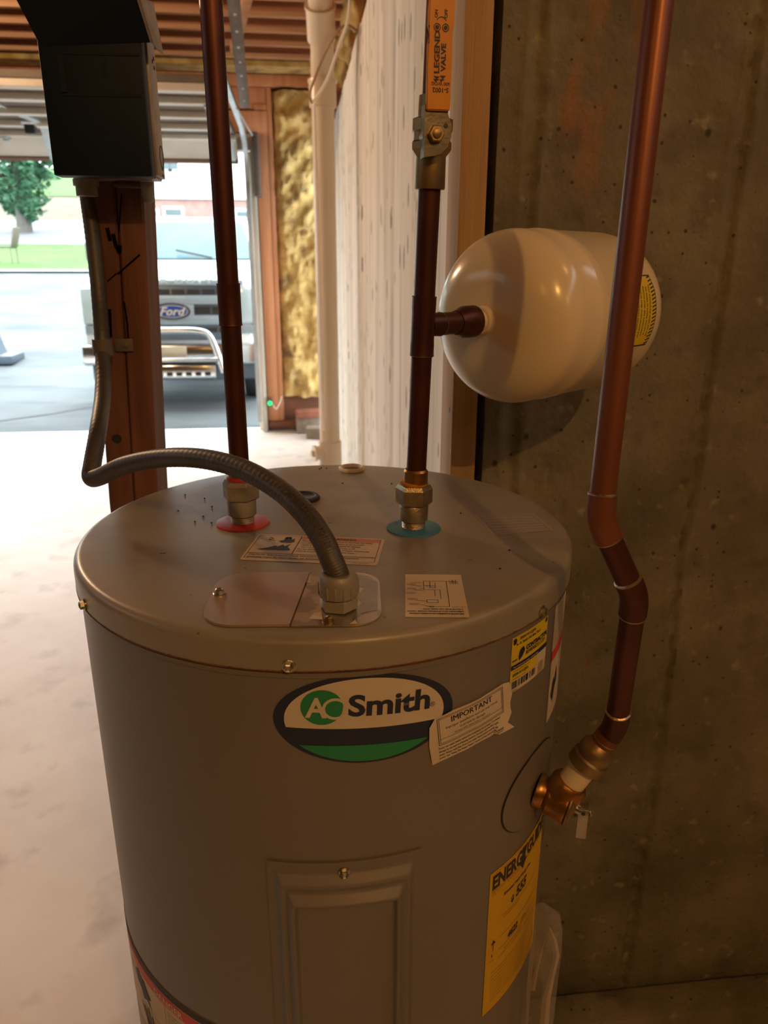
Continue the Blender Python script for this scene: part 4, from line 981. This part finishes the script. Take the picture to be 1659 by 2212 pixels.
# round yellow caution label on the shell's viewer side
ea, eu, ev = BD, Vector((BD.y, -BD.x, 0)), Vector((0, 0, 1))     # eu faces the viewer
def EX(s0, ang0, e=.0004):
    def f(u, v):
        a = math.radians(ang0) + v / RE
        return N0 + BD * (s0 + u) + (eu * math.cos(a) + ev * math.sin(a)) * (RE + e)
    return f
LS, LA = .190, 4
P = Print(); P.poly([(-.040, -.038), (-.028, -.044), (.026, -.044), (.032, -.024), (.033, .0), (.032, .024), (.026, .044), (-.028, .044), (-.040, .038)])
def swap(f): return lambda v, u: f(u, v)
lb = None
def putlab(P, name, m, parent, e, label=None):
    for v in list(P.bm.verts) + list(P.tb.verts): v.co.x, v.co.y = v.co.y, v.co.x
    g = EX(LS, LA, e); return P.put(name, m, parent, lambda a, b: g(b, a), cut=.004, label=label)
lb = putlab(P, 'caution_label', 'ink', et, .0004, 'yellow and black striped caution label')
P = Print(); P.poly([(-.038, -.036), (-.027, -.042), (.0245, -.042), (.030, -.023), (.031, .0), (.030, .023), (.0245, .042), (-.027, .042), (-.038, .036)]); putlab(P, 'yellow_field', 'yellow', lb, .0007)
P = Print()
for k in range(19):
    v = -.040 + k * .0045; x = .0305 - (abs(v) / .044) ** 2 * .006
    P.poly([(x - .009, v - .0022), (x - .009, v - .0002), (x, v + .0022), (x, v + .0002)])
for k in range(7): P.rect(-.034 + k * .0003, .030 - k * .009, .018, .0306 - k * .009)
P = Print()
for k in range(19):
    v = -.040 + k * .0045; x = .0305 - (abs(v) / .044) ** 2 * .006
    P.poly([(x - .009, v - .0022), (x - .009, v - .0002), (x, v + .0022), (x, v + .0002)])
putlab(P, 'hazard_stripes', 'ink', lb, .0010)
P = Print()
for k, s in enumerate(('Do not adjust the pressure while', 'in service. Failure to follow the', 'instructions may cause bursting', 'and serious injury. Must be put in', 'by a licensed contractor only and', 'checked yearly for proper charge')):
    b = text_bm(s, .0046, align='CENTER', bold=.00008); b.transform(Matrix.Translation((.016 - k * .0075, 0, 0)) @ Matrix.Rotation(PI / 2, 4, 'Z')); me = bpy.data.meshes.new('x'); b.to_mesh(me); b.free(); P.tb.from_mesh(me); bpy.data.meshes.remove(me)
putlab(P, 'lettering', 'ink', lb, .0010)

# junction cover on the lid ---------------------------------------------
PR = math.radians(-4.5); pc = Vector((-.010, .629))
def rr_pts(x0, x1, y0, y1, r, left, right):
    pts = []
    for (cx, cy, a, on) in ((x1 - r, y0 + r, -90, right), (x1 - r, y1 - r, 0, right), (x0 + r, y1 - r, 90, left), (x0 + r, y0 + r, 180, left)):
        if on:
            for k in range(9): t = math.radians(a + k * 11.25); pts.append((cx + r * math.cos(t), cy + r * math.sin(t)))
        else: pts.append((x1 if a <= 0 else x0, y0 if a in (-90, 180) else y1))
    return pts
def pfn(x, y, d): c, s = math.cos(PR), math.sin(PR); return (pc.x + x * c - y * s, pc.y + x * s + y * c, ZT + d)
sl = .0035
def shear_pts(pts): return [(x + (y * .09 if abs(x - sl) < .006 else 0), y) for x, y in pts]
bm = B(); prism(bm, shear_pts(rr_pts(-.079, sl, -.056, .056, .030, True, False)), pfn, .0008, .0030); cvr = obj('cover_plate', bm, 'plate', wh, label if False else 35)
bm = B(); prism(bm, shear_pts(rr_pts(sl + .0012, .077, -.0575, .0555, .026, False, True)), pfn, .0008, .0022); cv2 = obj('cover_plate', bm, 'plate_bare', wh)
P = Print(); P.poly([(.052, -.05), (.060, -.035), (.0735, -.030), (.0755, .030), (.068, .045), (.055, .050), (.058, .035), (.050, .030), (.062, .018), (.055, .0), (.060, -.015), (.054, -.028), (.050, -.04)])
cpf = lambda e: (lambda u, v: pfn(u, v, e))
P.put('silver_patch', 'steel', cv2, cpf(.0024))
P = Print(); P.poly([(.014, -.045), (.026, -.047), (.024, -.030), (.018, -.034)]); P.poly([(.049, -.056), (.056, -.056), (.054, -.048)]); P.poly([(.0, .050), (.01, .052), (.012, .030), (.002, .032)]); P.put('paint_patch', 'paper', cv2, cpf(.0024))
hexbolt(pfn(-.071, .006, .003), (0, 0, 1), .0042, cvr); hexbolt(pfn(.031, -.052, .0022), (0, 0, 1), .0036, cv2, 'brass')
# conduit gland
gl0 = thing('cable_gland', 'grey plastic conduit gland screwed into the lid cover plate', 'gland', (.031, .605, ZT + .0032))
gz = ZT + .0034
bm = B(); lathe(bm, (GX, GY, gz), (0, 0, 1), [(0, .0165), (.001, .0172), (.0095, .0172), (.011, .0150), (.0125, .0150)], 6, phase=.2); obj('lock_nut', bm, 'gland', gl0, sharp=20)
hd = (hose_pts[0] - Vector((GX, GY, gz + .012))).normalized()
bm = B(); lathe(bm, (GX, GY, gz + .0115), (0, 0, 1), [(0, .0150), (.001, .0170), (.014, .0175), (.018, .0165), (.021, .0142), (.0205, .0108)], 40)
obj('dome_nut', bm, 'gland', gl0)
for k in range(14):
    a = 2 * PI * k / 14; bm = B(); c = Vector((GX + math.cos(a) * .0168, GY + math.sin(a) * .0168, gz + .0185)); lathe(bm, c - Vector((0, 0, .006)), (0, 0, 1), [(0, .0010), (.001, .0014), (.011, .0014), (.012, .0008)], 8); obj('grip_rib', bm, 'gland', gl0)

# lid stickers, caps, slots
WC = (0.0095, 0.7525)
a_w = math.atan2(.775 - .806, .086 + .054)
P = Print(); P.rrect(-.072, -.0385, .072, .0385, .004); ws = P.put('lid_warning_sticker', 'paper', wh, LID(*WC, a_w), label='pale warning sticker with hand and flame symbols')
P = Print(); P.rect(-.020, .026, .068, .034); P.put('red_band', 'faded_red', ws, LID(*WC, a_w, .0007))
P = Print(); P.border(-.069, -.0190, -.021, .0345, .0006); P.border(-.021, -.0190, .0685, .0345, .0006); P.border(-.069, -.0330, .0685, -.0200, .0006)
P.poly([(-.062, -.009), (-.050, -.002), (-.044, .004), (-.041, .001), (-.036, .008), (-.034, .003), (-.028, .010), (-.030, .002), (-.025, -.008)])
P.poly([(-.044, .018), (-.040, .014), (-.030, .014), (-.026, .018), (-.028, .028), (-.030, .022), (-.0315, .030), (-.033, .023), (-.035, .031), (-.036, .023), (-.039, .029), (-.039, .021)])
P.line(-.057, .029, -.051, .025, .0012); P.line(-.051, .025, -.056, .022, .0012); P.line(-.056, .022, -.048, .019, .0012)
P.text('WARNING', .024, .0275, .0070, align='CENTER', bold=.0002)
for k, s in enumerate(('Before removing any access panel or servicing this heater,', 'turn off all electrical power. Failure to do so could', '  result in death, serious bodily injury or damage.', '  Use a circuit tester to confirm power is off', 'Do not energise before tank is full of water. Thermostat', 'must be in position with the protective cover.')):
    P.text(s, -.018, .0200 - k * .0062, .0047, sx=.72, bold=.0001)
P.text('CAUTION: Risk of electric shock. Disconnect before servicing. Equipment', -.066, -.0255, .0045, sx=.86, bold=.0001)
P.text('grounding means for water heater: see instructions for proper use', -.066, -.0312, .0045, sx=.86, bold=.0001); P.text('100301073', .045, -.0375, .0040)
P.put('lettering', 'ink', ws, LID(*WC, a_w, .0010))
DCn = (.1180, .6240); da_ = math.radians(-7.5)
P = Print(); P.poly([(-.0275, .0470), (.0275, .0470), (.0280, -.0465), (-.0280, -.0465)]); wd = P.put('wiring_diagram_sticker', 'paper', wh, LID(*DCn, da_), label='cream wiring diagram sticker')
P = Print(); 
L_ = lambda *a: P.line(*a, .0005)
# print is turned to be read from the far side
P2 = Print()
P2.text('T-RATE FOR 120 AND 277V', -.024, .030, .0030, bold=.00012); P2.text('OPERATION ON A STANDARD POWER CIRCUIT', -.024, .0345, .0029, sx=.80, bold=.00012); P2.text('THIS HEATER IS EQUIPPED FOR NONSIMULTANEOUS', -.024, .0390, .0029, sx=.70, bold=.00012); P2.text('100125501', -.028 + .002, .0435 - .018, .0028)
for (x0, y0, x1, y1) in ((-.012, .026, -.012, -.030), (-.012, .026, .006, .026), (.006, .026, .014, .022), (.008, .018, .008, .012), (-.002, .018, .008, .018), (-.002, .012, .008, .012), (-.002, .018, -.002, .012), (.008, .015, .018, .013),
                         (-.005, .010, -.005, -.010), (.0, .004, .0, -.010), (-.005, -.010, .010, -.010), (.010, -.010, .010, -.030), (.010, -.030, -.020, -.030), (.004, -.014, .004, -.030), (-.001, -.014, -.001, -.026), (-.001, -.020, .010, -.020),
                         (-.018, -.034, -.018, -.026), (-.021, -.034, -.021, -.026), (-.018, -.030, -.012, -.030), (.010, -.008, .020, -.010), (.012, -.018, .022, -.020), (.012, -.026, .022, -.027)):
    P2.line(x0, y0, x1, y1, .0005)
for (x, y) in ((.004, .026), (.012, -.012), (.006, -.018), (.002, -.016)): P2.ring(x, y, .0022, .0014, .0004, 14)
for (x, y) in ((.015, .0215), (.0165, .011), (.018, -.002), (.017, -.012), (.017, -.022), (-.024, -.025), (-.024, -.029)): P2.text('CONTROL', x, y, .0020); P2.text('TERMINAL', x, y - .0022, .0020)
for v in list(P2.bm.verts) + list(P2.tb.verts): v.co.x, v.co.y = -v.co.x, -v.co.y
P2.put('lettering', 'ink', wd, LID(*DCn, da_, .0008))
CC = (.2440, .8115)
def cfn(e):
    c = [Vector((.207, .846)), Vector((.279, .843)), Vector((.284, .782)), Vector((.212, .776))]
    return lambda u, v: tuple((c[0] * (1 - u) * (v) + c[1] * u * v + c[2] * u * (1 - v) + c[3] * (1 - u) * (1 - v))) + (ZT + e,)
P = Print(); P.rect(0, 0, 1, 1); cs = P.put('clear_sticker', 'lid', wh, cfn(.0003), label='nearly transparent faded data sticker')
P = Print(); P.border(0, 0, 1, 1, .012)
for y in (.2, .33, .48, .62, .76): P.rect(.06, y, .94, y + .012)
for k, y in enumerate((.05, .11, .22, .36, .52, .66, .80, .87)): P.text('Tested to standards for hot water supply and storage use only', .07, y, .055, sx=.62)
P.put('lettering', 'clear', cs, cfn(.0006))
# rubber cap and white grommet on the lid
bm = B(); lathe(bm, (-.002, .934, ZT), (.02, 0, 1), [(.0003, .0225), (.003, .0225), (.005, .021), (.0052, .017), (.0042, .0155), (.0042, .001)], 40, cap=False); obj('rubber_cap', bm, 'black', wh)
bm = B(); lathe(bm, (.0715, 1.072, ZT), (0, 0, 1), [(.0003, .0195), (.0035, .0190), (.005, .0165), (.0035, .0138), (.0004, .0130)], 40, cap=False); obj('white_grommet', bm, 'cable', wh)
bm = B(); lathe(bm, (.0715, 1.072, ZT), (0, 0, 1), [(.0003, .013), (.0006, .013)], 30); obj('grommet_hole', bm, 'brass_dull', wh)
for (px, py, w_, h_) in ((352, 1196, .006, .0022), (1015, 1210, .005, .0012), (712, 1130, .003, .0028), (1195, 1215, .002, .002), (530, 1228, .0018, .0018), (1000, 1060, .002, .002)):
    d = ray(px, py); k = (ZT - HC) / d.z; P = Print(); P.rect(-w_ / 2, -h_ / 2, w_ / 2, h_ / 2); P.put('slot', 'black', wh, LID(d.x * k, d.y * k))
# specks of grit on the lid
bm = B()
for (px, py) in ((400, 1070), (442, 1078), (458, 1096), (439, 1117), (421, 1128), (457, 1131), (385, 1105), (694, 1012), (690, 1014), (705, 1013), (740, 1045), (846, 1046), (640, 1060), (995, 1110), (1080, 1230), (1100, 1190)):
    d = ray(px, py); k = (ZT - HC) / d.z; r = bmesh.ops.create_icosphere(bm, subdivisions=1, radius=.0013)
    for v in r['verts']: v.co = Vector((v.co.x, v.co.y, v.co.z * .8)) + Vector((d.x * k, d.y * k, ZT + .001))
g_ = obj('grit', bm, 'black', wh); g_['kind'] = 'stuff'

# plastic sleeve with papers behind the heater's right side
sv = thing('manual_bag', 'clear plastic bag with folded papers hanging on the far right side of the heater', 'bag', at_d(1180, 2100, 1.0))
def sheet(name, pts, m, D, w_=3):
    bm = B(); vv = [bm.verts.new(at_d(x, y, D + (i % 2) * .004)) for i, (x, y) in enumerate(pts)]; bm.faces.new(vv)
    bmesh.ops.triangulate(bm, faces=bm.faces); bmesh.ops.solidify(bm, geom=bm.faces[:], thickness=.0008); return obj(name, bm, m, sv)
BDp = .86
bm = B(); n = 14
strip = lambda pts, wpx, D: [(x, y, wpx, D) for x, y in pts]
def ribbon(name, pts, m, D):
    bm = B(); L1 = []
    for (x, y, wpx) in pts: L1.append((bm.verts.new(at_d(x - wpx / 2, y, D)), bm.verts.new(at_d(x, y, D - .006)), bm.verts.new(at_d(x + wpx / 2, y, D + .003))))
    for a, b in zip(L1[:-1], L1[1:]):
        bm.faces.new((a[0], a[1], b[1], b[0])); bm.faces.new((a[1], a[2], b[2], b[1]))
    bmesh.ops.solidify(bm, geom=bm.faces[:], thickness=.0006); return obj(name, bm, m, sv)
ribbon('bag_film', [(1168, 1950, 14), (1180, 1975, 60), (1183, 2010, 64), (1178, 2060, 70), (1172, 2120, 66), (1165, 2212, 60), (1160, 2300, 55)], 'clearplastic', .84)
ribbon('folded_paper', [(1186, 2002, 4), (1196, 2030, 14), (1202, 2065, 14), (1192, 2110, 12), (1180, 2160, 18), (1172, 2260, 20)], 'paper_white', .86)
ribbon('folded_paper', [(1176, 2030, 3), (1168, 2060, 6), (1158, 2100, 8), (1150, 2140, 12)], 'paper_white', .87)

# ------------------------------------------------------------------ outdoors
def gz_(y):
    pts = [(7.75, 0.0), (11.0, 0.02), (14, .32), (20, 1.35), (30, 2.1), (45, 3.7), (55, 5.6), (72, 8.3), (120, 14)]
    for (a, za), (b, zb) in zip(pts[:-1], pts[1:]):
        if y <= b: t = (y - a) / (b - a); return za + (zb - za) * t
    return pts[-1][1]
def terrain(name, m, xa, xb, ya, yb, dz=0, lab=None, n=30, kind='structure', edge=None):
    bm = B(); G = []
    for j in range(n + 1):
        y = ya + (yb - ya) * j / n; x0, x1 = (edge(y) if edge else (xa, xb)); row = []
        for i in range(13): row.append(bm.verts.new((x0 + (x1 - x0) * i / 12, y, gz_(y) + dz)))
        G.append(row)
    for j in range(n):
        for i in range(12): bm.faces.new((G[j][i], G[j][i + 1], G[j + 1][i + 1], G[j + 1][i]))
    o = obj(name, bm, m, smooth=True, sharp=60); o['kind'] = kind
    if lab: o['label'] = lab
    return o
terrain('driveway', 'asphalt', -14, 14, 7.75, 22, 0, 'broad grey driveway outside the garage')
terrain('curb_line', 'curb', -40, -4.5, 20.0, 20.4, .05)
terrain('lawn', 'grass', -60, 40, 20.2, 31, .02, 'bright green lawn strip beyond the driveway')
terrain('street', 'street', -80, 60, 30.8, 45, .04, 'pale street crossing behind the lawn')
terrain('planting_bed', 'mulch', -60, 60, 44.6, 55, .05, 'brown mulch bed on the slope')
terrain('grass_slope', 'grass', -110, 110, 54.5, 120, .1, 'grassy slope behind the street')
# expansion joints and a crack in the driveway
bm = B()
for y in (10.4,): box(bm, -12, 12, y, y + .03, .003, .012)
o = obj('driveway_joint', bm, 'ink'); struct(o)
bm = B(); a = (-2.9, 8.5); 
pts = [(-3.3, 8.3), (-2.8, 8.7), (-2.3, 9.3), (-1.9, 9.9)]
for p, q in zip(pts[:-1], pts[1:]):
    d = Vector((q[0] - p[0], q[1] - p[1])); n = Vector((-d.y, d.x)).normalized() * .02
    bm.faces.new([bm.verts.new((v[0], v[1], .012)) for v in ((p[0] + n.x, p[1] + n.y), (q[0] + n.x, q[1] + n.y), (q[0] - n.x, q[1] - n.y), (p[0] - n.x, p[1] - n.y))])
struct(obj('driveway_crack', bm, 'ink'))

# house across the street
ho = thing('neighbour_house', 'white sided house with a brick base across the street', 'house', (-9, 48, 4.2))
def hb(name, m, x0, x1, y0, y1, z0, z1, parent=ho, bev=0):
    bm = B(); box(bm, x0, x1, y0, y1, z0, z1, bev); return obj(name, bm, m, parent)
Yh = 40.0
zb0, zb1 = 3.2, at_y(400, 430, Yh).z; xl = at_y(285, 430, Yh).x; xr = 12
hb('brick_base', 'brickwall', xl, xr, Yh, Yh + 8, zb0, zb1)
hb('upper_storey', 'siding', xl - .1, xr, Yh - .15, Yh + 8, zb1, zb1 + 5.5)
bm = B(); prism(bm, [(Yh - .6, zb1 + 5.5), (Yh + 8.6, zb1 + 5.5), (Yh + 4, zb1 + 8.5)], lambda a, b, d: (d, a, b), xl - .5, xr + .5); obj('roof', bm, 'shingle', ho)
def win(px0, py0, px1, py1, Y, frame=True):
    a, b = at_y(px0, py1, Y), at_y(px1, py0, Y)
    f = hb('window', 'siding', a.x - .12, b.x + .12, Y - .06, Y - .001, a.z - .1, b.z + .12)
    hb('pane', 'glass_dark', a.x, b.x, Y - .08, Y - .061, a.z, b.z, f)
win(350, 352, 366, 366, Yh - .16); win(368, 352, 384, 366, Yh - .16)
win(322, 456, 338, 472, Yh); win(358, 452, 392, 466, Yh); win(512, 457, 535, 468, Yh); win(538, 457, 556, 468, Yh)
# tree upper left
def blob_tree(cx, cy, z0, h, r, lab, seed):
    t = thing('tree', lab, 'tree', (cx, cy, z0)); random.seed(seed)
    bm = B(); tube(bm, [(cx, cy, z0), (cx + .1, cy, z0 + h * .5), (cx, cy, z0 + h * .8)], [.35, .25, .12], 10); obj('trunk', bm, 'bark', t)
    for k in range(6):
        a = k * 1.05; bm = B(); tube(bm, [(cx, cy, z0 + h * .45), (cx + math.cos(a) * r * .6, cy + math.sin(a) * r * .6, z0 + h * .7)], [.13, .05], 8); obj('branch', bm, 'bark', t)
    bm = B()
    for k in range(4200):
        u = random.uniform(-1, 1); a = random.uniform(0, 2 * PI); rr = r * random.uniform(.45, 1) ** .6
        p = Vector((cx + rr * math.cos(a) * math.sqrt(1 - u * u), cy + rr * math.sin(a) * math.sqrt(1 - u * u), z0 + h * .68 + u * r * .62))
        p += Vector((noise.noise(p * .5), noise.noise(p * .5 + Vector((5, 0, 0))), noise.noise(p * .5 + Vector((0, 5, 0))))) * 1.4
        s = random.uniform(.10, .24); e1 = Vector((random.uniform(-1, 1), random.uniform(-1, 1), random.uniform(-.5, .5))).normalized() * s; e2 = e1.cross(Vector((random.uniform(-1, 1), random.uniform(-1, 1), 1))).normalized() * s * .6
        bm.faces.new([bm.verts.new(p + e1), bm.verts.new(p + e2), bm.verts.new(p - e1), bm.verts.new(p - e2)])
    o = obj('foliage', bm, 'leaf', t, smooth=False); o['kind'] = 'stuff'
c = at_y(20, 345, 36); blob_tree(c.x + .2, 36, gz_(36) - .3, 4.1, 2.1, 'green leafy tree at the far left across the street', 5)
# garden chair on the lawn
def patio_chair():
    Y = 22.5; b = at_y(8, 532, Y); t = thing('patio_chair', 'dark patio chair on the lawn at the far left edge', 'chair', (b.x, Y, gz_(Y))); z0 = gz_(Y) + .02; x = b.x
    bm = B(); box(bm, x - .28, x + .25, Y - .25, Y + .25, z0 + .40, z0 + .45, .01); obj('seat', bm, 'dark_metal', t)
    bm = B(); mt = Matrix.Translation((x + .27, Y, z0 + .43)) @ Matrix.Rotation(.25, 4, 'Y'); box(bm, -.02, .02, -.25, .25, 0, .52, .01, mt); obj('backrest', bm, 'dark_metal', t)
    for sx_ in (-.26, .24):
        for sy_ in (-.23, .23):
            bm = B(); tube(bm, [(x + sx_, Y + sy_, z0), (x + sx_, Y + sy_, z0 + .42)], .018, 8); obj('leg', bm, 'dark_metal', t)
patio_chair()
# weighted stand at the left edge of the driveway
Y = 12.3; a = at_y(25, 676, Y); z0 = gz_(Y); t = thing('stand_base', 'dark weighted base of a pole at the left edge of the driveway', 'stand', (a.x - .3, Y, z0))
bm = B(); box(bm, a.x - .9, a.x, Y - .3, Y + .3, z0, z0 + .13, .02); obj('foot', bm, 'truck_grey', t)
bm = B(); prism(bm, [(a.x - .85, z0 + .13), (a.x - .22, z0 + .13), (a.x - .32, z0 + .5), (a.x - .75, z0 + .5)], lambda p, q, d: (p, d, q), Y - .2, Y + .2); obj('tank', bm, 'truck_grey', t)
bm = B(); tube(bm, [(a.x - .3, Y, z0 + .3), (a.x - .3, Y, z0 + .75)], .03, 10); obj('pole', bm, 'truck_grey', t)

# pickup truck ----------------------------------------------------------
YT = 8.9; TX = at_y(373, 672, YT).x; tk = thing('pickup_truck', 'white pickup truck with a chrome bull bar parked facing the garage', 'truck', (TX, YT + 2.5, 0))
def zt(py, Y=YT, px=373): return at_y(px, py, Y).z
HW = 0.99
def tb(name, m, x0, x1, y0, y1, z0, z1, bev=.0, parent=tk, sharp=35):
    bm = B(); box(bm, TX + x0, TX + x1, y0, y1, z0, z1, bev); return obj(name, bm, m, parent, sharp)
zh0 = zt(612); zh1 = at_y(420, 562, 10.1).z; zr = at_y(400, 470, 11.1).z
# fenders / nose
prof = [(YT + .02, .55), (YT + .02, zh0 - .02), (YT + .10, zh0 + .06), (YT + .5, zh0 + .16), (10.12, zh1), (10.35, zh1 + .0), (10.35, .55)]
bm = B(); prism(bm, prof, lambda a, b, d: (TX + d, a, b), -HW + .10, HW - .10); bmesh.ops.bevel(bm, geom=[e for e in bm.edges if abs(e.verts[0].co.x - e.verts[1].co.x) < 1e-6 ], offset=.04, segments=3, affect='EDGES'); obj('hood', bm, 'truck', tk)
for s in (-1, 1):
    pf = [(YT + .08, .75), (YT + .06, zh0 - .05), (YT + .5, zh0 + .05), (10.4, zh1 - .10), (10.4, .55), (10.15, .55), (10.05, .85), (9.75, 1.0), (9.4, .85), (9.28, .60)]
    bm = B(); prism(bm, pf, lambda a, b, d: (TX + s * d, a, b), HW - .11, HW); obj('fender', bm, 'truck', tk)
# cab
bm = B(); lo = [(-HW + .04, 10.10, zh1 - .05), (HW - .04, 10.10, zh1 - .05), (HW - .02, 12.6, zh1 - .05), (-HW + .02, 12.6, zh1 - .05)]
hi = [(-.74, 10.95, zr - .05), (.74, 10.95, zr - .05), (.74, 12.4, zr - .03), (-.74, 12.4, zr - .03)]
a_ = [bm.verts.new((TX + x, y, z)) for x, y, z in lo]; b_ = [bm.verts.new((TX + x, y, z)) for x, y, z in hi]
bm.faces.new(a_); bm.faces.new(b_)
for i in range(4): bm.faces.new((a_[i], a_[(i + 1) % 4], b_[(i + 1) % 4], b_[i]))
bmesh.ops.bevel(bm, geom=bm.edges[:], offset=.05, segments=3, affect='EDGES'); obj('cab', bm, 'truck', tk)
tb('roof', 'truck', -.72, .72, 11.0, 12.4, zr - .06, zr, .05)
# windscreen
ws_ = [(-.86, 10.14, zh1 + .0), (.86, 10.14, zh1 + .0), (.70, 10.93, zr - .085), (-.70, 10.93, zr - .085)]
bm = B(); nrm_ = Vector((0, -.55, .83)); f_ = [bm.verts.new(Vector((TX + x, y, z)) + nrm_ * .012) for x, y, z in ws_]; g_ = [bm.verts.new(Vector((TX + x, y, z)) + nrm_ * .028) for x, y, z in ws_]
bm.faces.new(f_); bm.faces.new(g_[::-1])
for i in range(4): bm.faces.new((f_[i], f_[(i + 1) % 4], g_[(i + 1) % 4], g_[i]))
wsh = obj('windshield', bm, 'windshield', tk)
for s in (-.45, .35):
    bm = B(); tube(bm, [(TX + s, 10.10, zh1 + .03), (TX + s - .45, 10.20, zh1 + .12)], .012, 8); obj('wiper', bm, 'black', tk)
for s in (-1, 1):
    bm = B(); q = [(TX + s * (HW - .005), 10.45, zh1 + .03), (TX + s * (HW - .005), 12.2, zh1 + .03), (TX + s * .80, 12.2, zr - .12), (TX + s * .80, 11.0, zr - .12)]
    f_ = [bm.verts.new(p) for p in q]; bm.faces.new(f_); bmesh.ops.solidify(bm, geom=bm.faces[:], thickness=.02); obj('side_window', bm, 'glass_dark', tk)
tb('cab_lower', 'truck', -HW, HW, 10.4, 12.6, .55, zh1 - .04, .05); tb('cargo_bed', 'truck', -HW, HW, 12.65, 14.6, .6, zh1 - .12, .05)
# grille
gz0, gz1 = zt(735), zt(615)
tb('grille_frame', 'truck_grey', -.72, .72, YT - .02, YT + .04, gz0, gz1, .015)
ln = tb('hood_lip', 'truck_light', -.80, .80, YT - .05, YT + .03, zt(616), zt(604), .01)
for k, (pa, pb2, x0, x1) in enumerate(((625, 636, -.66, .66), (663, 678, -.66, -.20), (663, 678, .20, .66), (708, 718, -.66, .66))):
    nseg = max(1, int((x1 - x0) / .165)); wseg = (x1 - x0) / nseg
    for i in range(nseg): tb('grille_slot', 'black', x0 + i * wseg + .012, x0 + (i + 1) * wseg - .012, YT - .026, YT - .018, zt(pb2), zt(pa))
for pa, pb2 in ((638, 657), (681, 701)): tb('grille_bar', 'truck_light', -.70, .70, YT - .06, YT - .02, zt(pb2), zt(pa), .012)
tb('emblem_mount', 'truck_light', -.24, .24, YT - .055, YT - .02, zt(688), zt(656), .012)
TF = lambda e: (lambda u, v: (TX + u, YT - .065 - e, zt(672) + v))
P = Print(); P.ellipse(0, 0, .205, .092, 48); em = P.put('emblem', 'chrome', tk, TF(0), label='blue oval grille emblem')
P = Print(); P.ellipse(0, 0, .185, .076, 48); P.put('blue_field', 'emblem_blue', em, TF(.004))
P = Print(); P.text('Ford', -.005, -.040, .125, align='CENTER', shear=.35, bold=.002, sx=1.1); P.ring(0, 0, .175, .068, .006); P.put('lettering', 'paper_white', em, TF(.008))
P = Print(); P.text('SUPER DUTY', 0, zt(613) - zt(672) + .005, .075, align='CENTER', bold=.003, sx=1.9, space=1.2); P.put('hood_lettering', 'lamp_glass', tk, lambda u, v: (TX + u, YT - .052, zt(672) + v))
# headlamps
for s in (-1, 1):
    x0, x1 = sorted((s * .74, s * .985)); tb('headlight', 'lamp_glass', x0, x1, YT - .01, YT + .12, zt(700), zt(622), .02); h = tb('turn_signal', 'truck_light', x0 + .01, x1 - .01, YT - .005, YT + .1, zt(722), zt(702), .01)
# bumper
tb('bumper', 'chrome', -1.0, 1.0, YT - .16, YT + .05, zt(785), zt(742), .03); tb('air_dam', 'truck_grey', -.92, .92, YT - .10, YT + .1, zt(818), zt(784), .02)
tb('licence_plate', 'paper_white', -.16, .14, YT - .178, YT - .162, zt(768), zt(745), .003)
for k in range(9): tb('vent_slot', 'black', -.50 + k * .11, -.43 + k * .11, YT - .104, YT - .098, zt(808), zt(794))
# bull bar
bb = [(-.52, zt(800)), (-.50, zt(770)), (-.42, zt(724)), (-.30, zt(711)), (0, zt(709)), (.30, zt(711)), (.42, zt(724)), (.50, zt(770)), (.54, zt(800))]
bm = B(); tube(bm, catmull([(TX + x, YT - .26 - (.0 if abs(x) < .4 else -.03), z) for x, z in bb], 6), .038, 14); obj('bull_bar', bm, 'chrome', tk)
bm = B(); tube(bm, [(TX - .49, YT - .25, zt(772)), (TX + .49, YT - .25, zt(772))], .030, 12); obj('bull_bar_cross_tube', bm, 'chrome', tk)
bm = B(); vs = box(bm, TX - .46, TX + .46, YT - .24, YT - .20, zt(812), zt(784), .01); sp = obj('skid_plate', bm, 'chrome', tk)
for k in range(8): tb('slot', 'black', -.40 + k * .105, -.335 + k * .105, YT - .243, YT - .238, zt(806), zt(798), 0, sp)
for s in (-1, 1):
    for y in (9.72, 13.4):
        bm = B(); zg = gz_(y) + .0; lathe(bm, (TX + s * .72, y, zg + .40), (s, 0, 0), [(0, .30), (.0, .39), (.03, .40), (.22, .40), (.25, .38), (.25, .24), (.22, .22)], 32); w_ = obj('wheel', bm, 'tyre', tk)
        bm = B(); lathe(bm, (TX + s * .72, y, zg + .40), (s, 0, 0), [(.215, .22), (.235, .20), (.22, .06), (.25, .05)], 24); obj('hub', bm, 'chrome', w_)
    tb('mirror', 'black', *(sorted((s * 1.02, s * 1.25))), 10.35, 10.45, zh1 - .02, zh1 + .22, .03)
    tb('mirror_arm', 'black', *(sorted((s * .96, s * 1.05))), 10.37, 10.43, zh1 + .0, zh1 + .04, .01)
